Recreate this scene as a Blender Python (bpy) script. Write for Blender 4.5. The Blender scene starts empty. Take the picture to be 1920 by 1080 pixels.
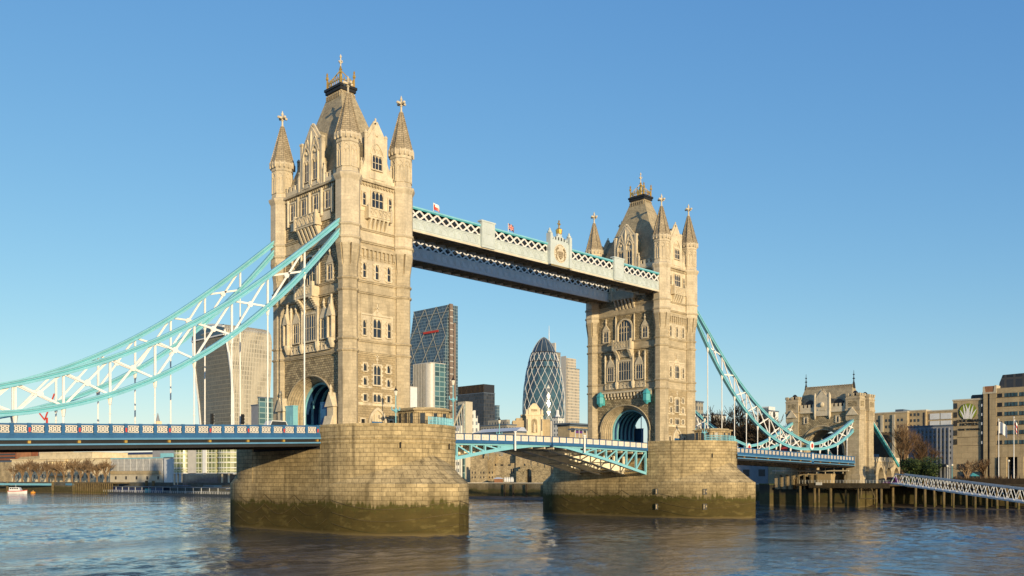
import bpy, bmesh, math, random
from mathutils import Matrix, Vector
R = math.radians
sc = bpy.context.scene
# ------------------------------------------------------------------ camera
F, HX, HY = 1713.1, 896.0, 898.8            # focal length and principal point, in 1920x1080 pixels
CX, CY, CZ, YAW = -87.58, -122.44, 7.94, 0.770
cd = bpy.data.cameras.new('camera'); cam = bpy.data.objects.new('camera', cd)
sc.collection.objects.link(cam); sc.camera = cam
cam.location = (CX, CY, CZ); cam.rotation_euler = (R(90), 0, -YAW)
cd.sensor_width = 36.0; cd.lens = 36.0*F/1920
cd.shift_x = (960-HX)/1920; cd.shift_y = (HY-540)/1920
cd.clip_start = 1; cd.clip_end = 30000
# ------------------------------------------------------------------ light
SUN = Vector((0.38, 1.0, -0.14)).normalized()
el = math.asin(-SUN.z); az = math.atan2(-SUN.x, -SUN.y)      # azimuth from +Y, clockwise
w = bpy.data.worlds.new('World'); sc.world = w; w.use_nodes = True
nt = w.node_tree; bg = nt.nodes['Background']
sky = nt.nodes.new('ShaderNodeTexSky'); sky.sky_type = 'NISHITA'; sky.sun_disc = False
sky.sun_elevation = el; sky.sun_rotation = az
sky.altitude = 50; sky.air_density = 1.0; sky.dust_density = 0.1; sky.ozone_density = 3.2
sp = nt.nodes.new('ShaderNodeSeparateColor'); cb = nt.nodes.new('ShaderNodeCombineColor'); nt.links.new(sky.outputs[0], sp.inputs[0])
rm = nt.nodes.new('ShaderNodeMath'); rm.operation = 'MULTIPLY'; rm.inputs[1].default_value = 1.09; nt.links.new(sp.outputs[0], rm.inputs[0]); nt.links.new(rm.outputs[0], cb.inputs[0])
for i, (k, g) in ((1, (.93, .78)), (2, (.88, .45))):      # clear winter air: gentler green and blue falloff across the sky
    pw = nt.nodes.new('ShaderNodeMath'); pw.operation = 'POWER'; pw.inputs[1].default_value = g; nt.links.new(sp.outputs[i], pw.inputs[0])
    ml = nt.nodes.new('ShaderNodeMath'); ml.operation = 'MULTIPLY'; ml.inputs[1].default_value = k*(.191**g)/.191; nt.links.new(pw.outputs[0], ml.inputs[0])
    nt.links.new(ml.outputs[0], cb.inputs[i])
nt.links.new(cb.outputs[0], bg.inputs[0]); bg.inputs[1].default_value = 0.15
sl = bpy.data.lights.new('sun', 'SUN'); sl.energy = 4.2; sl.angle = R(0.5); sl.color = (1.0, 0.80, 0.50)
so = bpy.data.objects.new('sun', sl); sc.collection.objects.link(so)
so.rotation_euler = SUN.to_track_quat('-Z', 'Y').to_euler()
sc.view_settings.view_transform = 'Standard'; sc.view_settings.look = 'None'
sc.view_settings.exposure = 0.35; sc.view_settings.gamma = 1
sc.cycles.max_bounces = 5

# ------------------------------------------------------------------ materials
MATS = {}
def mat(name, col, rough=0.8, var=0.15, vscale=0.5, brick=None, bump=0.3, metal=0.0, joint=0.45,
        blockvar=0.12, spec=0.3, stains=0.0, alg=None, col2=None):
    """brick=(width,height,mortar) uses the metre UVs; var: mottling; stains: dark vertical weather streaks"""
    m = bpy.data.materials.new(name); m.use_nodes = True; t = m.node_tree; N = t.nodes; L = t.links
    b = N['Principled BSDF']; b.inputs['Roughness'].default_value = rough
    b.inputs['Metallic'].default_value = metal; b.inputs['Specular IOR Level'].default_value = spec
    geo = N.new('ShaderNodeNewGeometry'); uv = N.new('ShaderNodeUVMap')
    def noise(scale, vec=None, detail=5, mapsc=None):
        n = N.new('ShaderNodeTexNoise'); n.inputs['Scale'].default_value = scale; n.inputs['Detail'].default_value = detail
        v = vec or geo.outputs['Position']
        if mapsc:
            mp = N.new('ShaderNodeMapping'); mp.inputs['Scale'].default_value = mapsc; L.new(v, mp.inputs[0]); v = mp.outputs[0]
        L.new(v, n.inputs['Vector']); return n.outputs['Fac']
    def rng(x, a, b_, c, d):
        n = N.new('ShaderNodeMapRange'); L.new(x, n.inputs[0])
        for i, v in enumerate((a, b_, c, d)): n.inputs[i+1].default_value = v
        return n.outputs[0]
    def mul(colr, fac):
        n = N.new('ShaderNodeVectorMath'); n.operation = 'SCALE'; L.new(colr, n.inputs[0]); L.new(fac, n.inputs['Scale']); return n.outputs[0]
    def mix(f, a, c):
        n = N.new('ShaderNodeMix'); n.data_type = 'RGBA'
        for s, v in ((0, f), (6, a), (7, c)):
            if isinstance(v, (tuple, list)): n.inputs[s].default_value = (*v[:3], 1)
            elif isinstance(v, float): n.inputs[s].default_value = v
            else: L.new(v, n.inputs[s])
        return n.outputs[2]
    rgb = N.new('ShaderNodeRGB'); rgb.outputs[0].default_value = (*col, 1); c = rgb.outputs[0]
    if col2: c = mix(rng(noise(vscale*0.6), .42, .58, 0, 1), col, col2)
    if var: c = mul(c, rng(noise(vscale), 0.3, 0.7, 1-var, 1+var)); c = mul(c, rng(noise(vscale*7), 0.3, 0.7, 1-var*.7, 1+var*.7))
    hgt = None
    if brick:
        br = N.new('ShaderNodeTexBrick'); br.inputs['Scale'].default_value = 1
        br.inputs['Brick Width'].default_value = brick[0]; br.inputs['Row Height'].default_value = brick[1]
        br.inputs['Mortar Size'].default_value = brick[2]; br.inputs['Mortar Smooth'].default_value = .3
        br.inputs['Color1'].default_value = (1-blockvar,)*3+(1,); br.inputs['Color2'].default_value = (1+blockvar,)*3+(1,)
        br.inputs['Mortar'].default_value = (joint,)*3+(1,); br.inputs['Bias'].default_value = 0
        L.new(uv.outputs[0], br.inputs['Vector'])
        n = N.new('ShaderNodeMix'); n.data_type = 'RGBA'; n.blend_type = 'MULTIPLY'; n.inputs[0].default_value = 1
        L.new(c, n.inputs[6]); L.new(br.outputs['Color'], n.inputs[7]); c = n.outputs[2]
        hgt = br.outputs['Fac']
    if stains:
        f1 = rng(noise(1.0, mapsc=(.9, .9, .07), detail=4), .55, .72, 0, 1)
        f2 = N.new('ShaderNodeMath'); f2.operation = 'MULTIPLY'; L.new(f1, f2.inputs[0]); f2.inputs[1].default_value = stains
        c = mix(f2.outputs[0], c, (.045, .036, .022))
    if alg:
        sep = N.new('ShaderNodeSeparateXYZ'); L.new(geo.outputs['Position'], sep.inputs[0])
        def addn(x, k, nz):
            a = N.new('ShaderNodeMath'); a.operation = 'MULTIPLY_ADD'; L.new(nz, a.inputs[0]); a.inputs[1].default_value = k; L.new(x, a.inputs[2]); return a.outputs[0]
        zz = addn(sep.outputs[2], 2.2, noise(.22)); zz = addn(zz, 1.0, noise(1.6)); zz = addn(zz, 1.2, noise(.6, mapsc=(1, 1, .15))); zz = addn(zz, 2.0, noise(2.6, mapsc=(1, 1, .12), detail=3))
        olive = mix(rng(noise(.35, mapsc=(1, 1, 1.6)), .4, .64, 0, 1), (.034, .027, .005), (.080, .060, .014))
        olive = mix(rng(noise(1.3), .5, .7, 0, .7), olive, (.04, .042, .012)); olive = mix(rng(noise(.5, mapsc=(1, 1, 2.2)), .56, .66, 0, .8), olive, (.17, .135, .045))
        c = mix(rng(zz, alg+1.75, alg+1.35, 0, 1), c, mix(rng(zz, alg+1.2, alg+.5, 0, 1), (.052, .062, .01), olive))
        c = mix(rng(zz, alg+3.6, alg+1.7, 0, .55), c, (.10, .075, .03))
        c = mix(rng(sep.outputs[2], .5, .1, 0, .6), c, (.16, .12, .06))
    L.new(c, b.inputs['Base Color'])
    if bump:
        bp = N.new('ShaderNodeBump'); bp.inputs['Strength'].default_value = bump; bp.inputs['Distance'].default_value = .06
        nz = noise(5.0)
        if hgt is not None:
            inv = N.new('ShaderNodeMath'); inv.operation = 'MULTIPLY_ADD'; L.new(hgt, inv.inputs[0]); inv.inputs[1].default_value = -1.0; L.new(nz, inv.inputs[2]); nz = inv.outputs[0]
        L.new(nz, bp.inputs['Height']); L.new(bp.outputs[0], b.inputs['Normal'])
    MATS[name] = m; return m

mat('granite', (.45, .37, .245), var=.15, brick=(1.3, .52, .018), joint=.68, blockvar=.11, stains=.4, bump=.25)
mat('granite_pale', (.55, .465, .33), var=.15, brick=(1.3, .52, .018), joint=.8, blockvar=.045, stains=.2, bump=.25)
mat('rubble_light', (.36, .28, .165), var=.14, brick=(.62, .36, .03), joint=.7, blockvar=.12, bump=.6, vscale=.9)
mat('rubble', (.38, .30, .175), var=.22, brick=(.62, .36, .04), joint=.4, blockvar=.34, bump=1.0, vscale=.9)
mat('portland', (.60, .51, .36), var=.16, stains=.35, bump=.3, vscale=.8)
mat('pier_stone', (.40, .31, .17), var=.24, brick=(1.45, .62, .036), joint=.4, blockvar=.17, stains=.55, spec=.06, alg=6.1, bump=.5, vscale=.35)
mat('slate', (.38, .31, .19), var=.2, brick=(.45, .3, .02), joint=.7, blockvar=.15, rough=.6, bump=.3)
mat('spire_stone', (.36, .29, .19), var=.18, brick=(.7, .34, .035), joint=.45, blockvar=.16, bump=.6)
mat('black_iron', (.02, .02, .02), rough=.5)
mat('gold', (.75, .45, .10), rough=.35, metal=.7, var=.1)
mat('glass', (.02, .022, .026), rough=.12, var=.3, spec=.8, bump=.05, vscale=.8)
mat('teal', (.21, .49, .57), rough=.45, var=.08, bump=.05)
mat('teal_deep', (.07, .36, .40), rough=.5, var=.1, bump=.05)
mat('blue', (.03, .115, .25), rough=.45, var=.10, bump=.05)
mat('blue_dark', (.012, .045, .12), rough=.5, var=.2, bump=.05)
mat('blue_pale', (.10, .25, .40), rough=.45, var=.08, bump=.05)
mat('white_paint', (.78, .75, .70), rough=.5, var=.06, bump=.05)
mat('walkway_paint', (.50, .55, .53), rough=.5, var=.08, bump=.05)
mat('walkway_dark', (.10, .16, .22), rough=.4, var=.1, bump=.05)
mat('cream', (.62, .54, .40), rough=.6, var=.12, bump=.05)
mat('cream_panel', (.66, .60, .52), rough=.6, var=.06, bump=.05)
mat('red_paint', (.5, .05, .03), rough=.5, var=.05, bump=.05)
mat('underside', (.36, .27, .16), rough=.8, var=.3, bump=.1)
mat('asphalt', (.05, .05, .05), rough=.9, bump=.2)
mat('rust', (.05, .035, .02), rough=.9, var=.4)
mat('timber', (.13, .095, .045), rough=.9, var=.35, stains=.4, alg=2.8, vscale=.8)
mat('river_wall', (.20, .16, .09), var=.25, brick=(1.2, .5, .04), joint=.5, alg=5.4, stains=.4, vscale=.3)
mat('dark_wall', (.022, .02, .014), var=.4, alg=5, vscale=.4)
mat('ground', (.10, .095, .075), var=.3, vscale=.2)
mat('foreshore', (.13, .095, .065), var=.3, vscale=.6, bump=.8)
mat('grass', (.05, .065, .02), var=.4, vscale=.8)
mat('bark', (.20, .13, .07), var=.3, vscale=3)
mat('twig_brown', (.15, .09, .045), var=.3, vscale=3)
mat('leaf', (.035, .06, .015), var=.4, vscale=2, col2=(.07, .09, .022))
mat('castle_stone', (.40, .31, .18), var=.3, brick=(.9, .5, .04), joint=.6, blockvar=.2, vscale=.25, stains=.3, bump=.6)
mat('customs_stone', (.68, .56, .36), var=.14, stains=.2, vscale=.3)
mat('red_brick', (.22, .08, .04), var=.2, vscale=.5)
mat('concrete', (.42, .325, .19), var=.13, brick=(3.2, 1.6, .04), joint=.7, blockvar=.05, stains=.25, vscale=.4)
mat('concrete_pale', (.50, .44, .33), var=.08, stains=.15, vscale=.4)
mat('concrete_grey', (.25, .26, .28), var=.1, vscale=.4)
mat('steel_fins', (.50, .47, .41), rough=.4, var=.08, spec=.5)
mat('deck_timber', (.06, .045, .025), var=.35, vscale=.8)
mat('dark_glass', (.035, .055, .075), rough=.15, var=.35, spec=.8, bump=0, vscale=.12)
mat('teal_glass', (.04, .085, .105), rough=.12, var=.35, spec=.8, bump=0, vscale=.15)
mat('green_glass', (.14, .16, .07), rough=.2, var=.5, spec=.6, bump=0, vscale=.3)
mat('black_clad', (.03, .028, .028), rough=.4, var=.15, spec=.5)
mat('white_clad', (.66, .66, .64), rough=.5, var=.06)
mat('scaffold_sheet', (.42, .41, .38), rough=.8, var=.12, brick=(1.8, 1.9, .10), joint=.7, blockvar=.06)
mat('roof_blue', (.10, .13, .17), rough=.5, var=.1)
mat('steel_white', (.60, .60, .58), rough=.4, var=.06, bump=.05)
mat('sign_green', (.23, .28, .03), rough=.6, var=.05, bump=0)
mat('core_rust', (.20, .15, .12), var=.2)
mat('brace_steel', (.30, .31, .29), rough=.5, var=.05)
mat('navy', (.02, .03, .10), rough=.5, var=.1)
mat('purple', (.10, .03, .16), rough=.5, var=.1)
mat('orange', (.75, .30, .03), rough=.5, var=.05)
mat('lamp_glass', (.7, .66, .55), rough=.3, var=0, bump=0)
mat('skin', (.45, .30, .22), rough=.6, var=0, bump=0)

def facade(name, wall, glass_c, bw, bh, mortar, rough=.25, offset=0.0, metal=0.0):
    """curtain wall: metre grid of glass cells in wall-coloured frames, cells of varied tone"""
    m = bpy.data.materials.new(name); m.use_nodes = True; t = m.node_tree; N = t.nodes; L = t.links
    b = N['Principled BSDF']; uv = N.new('ShaderNodeUVMap'); br = N.new('ShaderNodeTexBrick')
    br.offset = offset; br.inputs['Scale'].default_value = 1
    br.inputs['Brick Width'].default_value = bw; br.inputs['Row Height'].default_value = bh; br.inputs['Mortar Size'].default_value = mortar
    br.inputs['Mortar Smooth'].default_value = .1
    br.inputs['Color1'].default_value = (*[x*.55 for x in glass_c], 1); br.inputs['Color2'].default_value = (*[x*1.6 for x in glass_c], 1)
    br.inputs['Mortar'].default_value = (*wall, 1)
    L.new(uv.outputs[0], br.inputs['Vector']); L.new(br.outputs['Color'], b.inputs['Base Color'])
    mr = N.new('ShaderNodeMapRange'); L.new(br.outputs['Fac'], mr.inputs[0]); mr.inputs[3].default_value = rough; mr.inputs[4].default_value = .7
    L.new(mr.outputs[0], b.inputs['Roughness']); b.inputs['Specular IOR Level'].default_value = .6
    MATS[name] = m
facade('facade_dark', (.22, .20, .15), (.07, .068, .055), 1.6, 3.9, .35)
facade('facade_fins', (.44, .42, .36), (.17, .17, .15), 1.7, 4.4, .48)
facade('facade_blueglass', (.20, .26, .28), (.035, .065, .09), 3.0, 4.0, .28, rough=.15)
facade('facade_stripe', (.60, .53, .42), (.10, .09, .08), 3.2, 60.0, .85)
facade('facade_heron', (.52, .45, .34), (.17, .17, .16), 3.0, 4.2, .75)
facade('facade_black', (.05, .05, .05), (.03, .035, .045), 2.4, 3.8, .3)
facade('facade_grey', (.30, .27, .21), (.07, .08, .085), 2.6, 3.6, .8)
facade('facade_teal', (.24, .33, .31), (.05, .11, .12), 5.0, 3.8, .35)
facade('facade_green', (.50, .50, .32), (.17, .19, .08), 2.3, 4.2, .36)
facade('facade_white', (.62, .60, .54), (.12, .14, .15), 3.0, 3.6, .9)

def water_mat():
    m = bpy.data.materials.new('river_water'); m.use_nodes = True; t = m.node_tree; N = t.nodes; L = t.links
    b = N['Principled BSDF']; b.inputs['Base Color'].default_value = (.020, .050, .088, 1)
    b.inputs['Roughness'].default_value = .05; b.inputs['IOR'].default_value = 1.36
    geo = N.new('ShaderNodeNewGeometry')
    def nz(scale, sx=1, sy=1, rot=0, det=3, dist=0):
        mp = N.new('ShaderNodeMapping'); mp.inputs['Scale'].default_value = (sx, sy, 1); mp.inputs['Rotation'].default_value = (0, 0, rot)
        L.new(geo.outputs['Position'], mp.inputs[0]); n = N.new('ShaderNodeTexNoise'); n.inputs['Scale'].default_value = scale
        n.inputs['Detail'].default_value = det; n.inputs['Distortion'].default_value = dist; L.new(mp.outputs[0], n.inputs['Vector']); return n.outputs['Fac']
    patch = N.new('ShaderNodeMapRange'); L.new(nz(.022, 1, 2.6, -.8, 4, 1.0), patch.inputs[0])
    for i, v in enumerate((.38, .62, .35, 1.0)): patch.inputs[i+1].default_value = v
    def add(a, k, c):
        n = N.new('ShaderNodeMath'); n.operation = 'MULTIPLY_ADD'; L.new(a, n.inputs[0]); n.inputs[1].default_value = k
        if c is not None: L.new(c, n.inputs[2])
        else: n.inputs[2].default_value = 0
        return n.outputs[0]
    h = add(nz(1.6, 1, 1.5, -.7, 4), .10, None); h = add(nz(.12, 1, 1.8, -.9, 3), .35, h)
    m2 = N.new('ShaderNodeMath'); m2.operation = 'MULTIPLY'; L.new(h, m2.inputs[0]); L.new(patch.outputs[0], m2.inputs[1])
    bp = N.new('ShaderNodeBump'); bp.inputs['Strength'].default_value = 1.0; bp.inputs['Distance'].default_value = 1.0
    L.new(m2.outputs[0], bp.inputs['Height']); L.new(bp.outputs[0], b.inputs['Normal'])
    MATS['water'] = m
water_mat()

# ------------------------------------------------------------------ mesh builder
class MB:
    def __init__(s, M=None): s.v = []; s.f = []; s.M = M or Matrix.Identity(4); s.uv = None; s.fuv = {}
    def add(s, vs, fs):
        o = len(s.v); M = s.M; s.v += [tuple(M @ Vector(p)) for p in vs]; s.f += [tuple(o+i for i in f) for f in fs]; return s
    def box(s, x0, y0, z0, x1, y1, z1):
        return s.add([(x0,y0,z0),(x1,y0,z0),(x1,y1,z0),(x0,y1,z0),(x0,y0,z1),(x1,y0,z1),(x1,y1,z1),(x0,y1,z1)],
                     [(0,3,2,1),(4,5,6,7),(0,1,5,4),(1,2,6,5),(2,3,7,6),(3,0,4,7)])
    def bar(s, p, q, w, h=None, up=(0, 0, 1), taper=1.0):
        h = h or w; p = Vector(p); q = Vector(q); d = (q-p).normalized(); up = Vector(up)
        if abs(d.dot(up)) > .99: up = Vector((1, 0, 0)) if abs(d.x) < .9 else Vector((0, 1, 0))
        sx = d.cross(up).normalized(); sz = sx.cross(d)
        vs = []
        for c, k in ((p, 1), (q, taper)):
            for a, b in ((-1,-1),(1,-1),(1,1),(-1,1)): vs.append(c+sx*a*w*k/2+sz*b*h*k/2)
        return s.add(vs, [(0,1,2,3),(7,6,5,4),(0,4,5,1),(1,5,6,2),(2,6,7,3),(3,7,4,0)])
    def loft(s, rings, cap=True, closed=True):
        n = len(rings[0]); o = [p for r in rings for p in r]; fs = []
        for i in range(len(rings)-1):
            for j in range(n if closed else n-1):
                k = (j+1) % n; fs.append((i*n+j, i*n+k, (i+1)*n+k, (i+1)*n+j))
        if cap: fs.append(tuple(range(n-1, -1, -1))); fs.append(tuple((len(rings)-1)*n+j for j in range(n)))
        return s.add(o, fs)
    def lathe(s, prof, n=8, c=(0, 0), rot=0.0, cap=True):
        return s.loft([[(c[0]+r*math.cos(rot+2*math.pi*j/n), c[1]+r*math.sin(rot+2*math.pi*j/n), z) for j in range(n)] for r, z in prof], cap)
    def prism(s, poly, z0, z1):  # poly of (x,y), vertical extrusion
        return s.loft([[(x, y, z0) for x, y in poly], [(x, y, z1) for x, y in poly]])
    def slab(s, poly, w0, w1):   # poly of (u,z) in face frame, extruded along the second axis
        return s.loft([[(u, w0, z) for u, z in poly], [(u, w1, z) for u, z in poly]])
    def tube(s, pts, r, n=6):
        for a, b in zip(pts, pts[1:]): s.cyl(a, b, r, n)
        return s
    def cyl(s, p, q, r, n=8, r2=None):
        p = Vector(p); q = Vector(q); d = (q-p).normalized(); up = Vector((0,0,1)) if abs(d.z) < .9 else Vector((1,0,0))
        a = d.cross(up).normalized(); b = a.cross(d); r2 = r if r2 is None else r2
        return s.loft([[c+a*k*math.cos(2*math.pi*j/n)+b*k*math.sin(2*math.pi*j/n) for j in range(n)] for c, k in ((p, r), (q, r2))])
    def ball(s, c, r, n=8, m=5, sz=1.0):
        return s.loft([[(c[0]+r*math.sin(t)*math.cos(2*math.pi*j/n), c[1]+r*math.sin(t)*math.sin(2*math.pi*j/n), c[2]-r*sz*math.cos(t)) for j in range(n)]
                       for t in [0.05+(math.pi-.1)*i/m for i in range(m+1)]])
    def strip(s, upper, lower, w0, w1):
        """solid between two (u,z) polylines of equal length, extruded w0..w1"""
        for a, b, c, d in zip(upper, upper[1:], lower, lower[1:]): s.slab([c, d, b, a], w0, w1)
        return s
    def build(s, name, m, parent=None, flip=False):
        me = bpy.data.meshes.new(name); me.from_pydata(s.v, [], s.f); me.update()
        bm = bmesh.new(); bm.from_mesh(me); bmesh.ops.recalc_face_normals(bm, faces=bm.faces)
        ul = bm.loops.layers.uv.new('UVMap')
        for f in bm.faces:
            n = f.normal
            if s.uv:
                for l in f.loops: l[ul].uv = s.uv(l.vert.co, f)
            elif abs(n.z) > .75:
                for l in f.loops: l[ul].uv = (l.vert.co.x, l.vert.co.y)
            else:
                h = math.hypot(n.x, n.y) or 1; tx, ty = -n.y/h, n.x/h
                for l in f.loops: l[ul].uv = (l.vert.co.x*tx+l.vert.co.y*ty+500, l.vert.co.z)
        bm.to_mesh(me); bm.free()
        me.materials.append(MATS[m] if isinstance(m, str) else m)
        o = bpy.data.objects.new(name, me); sc.collection.objects.link(o)
        if parent: o.parent = parent
        return o
def tag(o, label=None, cat=None, group=None, kind=None):
    if label: o['label'] = label
    if cat: o['category'] = cat
    if group: o['group'] = group
    if kind: o['kind'] = kind
    return o
def thing(name, label, cat, loc=(0, 0, 0), rz=0, group=None):
    o = bpy.data.objects.new(name, None); sc.collection.objects.link(o); o.location = loc; o.rotation_euler = (0, 0, rz)
    o.empty_display_size = 1; return tag(o, label, cat, group)
CH = {}
def copy_tree(o, parent=None):
    kids = [c for c in sc.objects if c.parent == o] if o.name not in CH else CH[o.name]
    c = o.copy(); sc.collection.objects.link(c); c.parent = parent
    for k in kids: copy_tree(k, c)
    return c
RX, RY = math.cos(YAW), -math.sin(YAW); FX, FY = math.sin(YAW), math.cos(YAW)
def at(px, d, z=0.0):
    """ground point seen in image column px at depth d metres"""
    k = (px-HX)/F*d; return Vector((CX+FX*d+RX*k, CY+FY*d+RY*k, z))
def zat(py, d): return CZ+(HY-py)/F*d
def along(P, dx, dy, px):
    """distance from P along (dx,dy) to image column px"""
    a = (P[0]-CX)*RX+(P[1]-CY)*RY; D = (P[0]-CX)*FX+(P[1]-CY)*FY; ta = dx*RX+dy*RY; td = dx*FX+dy*FY; k = (px-HX)/F
    return (k*D-a)/(ta-k*td)
def FR(x, y, ang):  # face frame: local u (right seen from outside), w outward, z up
    return Matrix.Translation((x, y, 0)) @ Matrix.Rotation(ang, 4, 'Z')
FE = lambda y=-9.5: Matrix(((1,0,0,0),(0,-1,0,y),(0,0,1,0),(0,0,0,1)))      # east face: u=+X, w=-Y
FS = lambda x=-5.65: Matrix(((0,-1,0,x),(-1,0,0,0),(0,0,1,0),(0,0,0,1)))    # south face: u=-Y, w=-X
FN = lambda x=5.65: Matrix(((0,1,0,x),(1,0,0,0),(0,0,1,0),(0,0,0,1)))
FW = lambda y=9.5: Matrix(((-1,0,0,0),(0,1,0,y),(0,0,1,0),(0,0,0,1)))
def arch_pts(hw, zs, rise, n=14, point=0.0, u0=0.0):
    """arch curve from left spring to right spring; point>0 makes it pointed"""
    r = []
    for i in range(n+1):
        t = -1+2*i/n
        e = math.sqrt(max(0, 1-t*t)); p = (1-abs(t)**1.35)
        r.append((u0+hw*t if not point else u0+hw*t, zs+rise*(e*(1-point)+p*point)))
    return r
def arch_pts2(hw, zs, rise, n=20, u0=0.0, ex=2.0):
    return [(u0-hw*math.cos(math.pi*i/n), zs+rise*(math.sin(math.pi*i/n))**(2/ex)) for i in range(n+1)]

def window(M, u, z0, wd, ht, lights=1, arched=True, parent=None, fr=.2, dp=.24, transoms=0, m='portland', qu=True, surround=None):
    """stone surround with recessed glass, mullions and small pointed heads"""
    b = MB(M); hw = wd/2; top = z0+ht
    l, r_ = u-hw, u+hw
    b.box(l-fr, -.05, z0-fr*.9, l, dp, top+fr); b.box(r_, -.05, z0-fr*.9, r_+fr, dp, top+fr)
    b.box(l, -.05, top, r_, dp, top+fr); b.box(l-.003, -.05, z0-fr*.9, r_+.003, dp+.06, z0)
    if qu:
        k = 0; z = z0
        while z < top-.2:
            if k % 2 == 0: b.box(l-fr-.22, -.05, z, l-fr, dp-.05, z+.32); b.box(r_+fr, -.05, z, r_+fr+.22, dp-.05, z+.32)
            z += .34; k += 1
    lw = wd/lights
    for i in range(1, lights): b.box(l+i*lw-.05, -.03, z0, l+i*lw+.05, .10, top)
    for i in range(transoms):
        zz = z0+ht*(i+1)/(transoms+1); b.box(l, -.03, zz-.05, r_, .085, zz+.05)
    if arched:
        rise = min(lw*.75, ht*.35)
        for i in range(lights):
            a = arch_pts(lw/2-.03, top-rise, rise, 8, .6, l+(i+.5)*lw)
            b.strip([(p[0], top) for p in a], a, -.03, .11)
    o = b.build('window', m, parent)
    MB(M).box(l, -.04, z0, r_, .06, top).build('pane', 'glass', o)
    return o

def crenel(b, u0, u1, w0, w1, z0, zh, n, mh=.8):
    """parapet wall with merlons"""
    b.box(u0, w0, z0, u1, w1, z0+zh)
    st = (u1-u0)/(2*n-1)
    for i in range(n): b.box(u0+2*i*st, w0+.01, z0+zh, u0+(2*i+1)*st, w1-.01, z0+zh+mh); b.box(u0+2*i*st-.03, w0-.04, z0+zh+mh, u0+(2*i+1)*st+.03, w1+.04, z0+zh+mh+.1)

def tracery(b, M, u0, u1, z0, z1, n, w=.1):
    """row of pierced quatrefoil panels as raised bars"""
    st = (u1-u0)/n
    for i in range(n+1): b.box(u0+i*st-.05, 0, z0, u0+i*st+.05, w, z1)
    b.box(u0, 0, z0, u1, w+.03, z0+.1); b.box(u0, 0, z1-.12, u1, w+.04, z1)
    for i in range(n):
        c = u0+(i+.5)*st; zc = (z0+z1)/2; h = (z1-z0)/2-.1; ww = st/2-.05
        for a, c2 in (((c-ww, zc-h), (c+ww, zc+h)), ((c-ww, zc+h), (c+ww, zc-h))):
            b.bar((a[0], w*.5, a[1]), (c2[0], w*.5, c2[1]), .09, w)

def finial_cross(b, x, y, z, h=2.7):
    s = h/2.7
    b.lathe([(.22*s, z), (.3*s, z+.15*s), (.16*s, z+.3*s), (.14*s, z+1.0*s), (.26*s, z+1.1*s), (.24*s, z+1.2*s), (.12*s, z+1.3*s), (.12*s, z+1.9*s), (.24*s, z+2.15*s), (.12*s, z+2.4*s), (.05*s, z+2.7*s)], 8, (x, y))
    for dx, dy in ((1, 0), (0, 1)):
        b.bar((x-.75*s*dx, y-.75*s*dy, z+1.55*s), (x+.75*s*dx, y+.75*s*dy, z+1.55*s), .26*s, .34*s)
        for q in (-1, 1): b.ball((x+q*.72*s*dx, y+q*.72*s*dy, z+1.55*s), .23*s, 6, 4)

ZB = 14.3      # road / pier platform level at the towers
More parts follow.
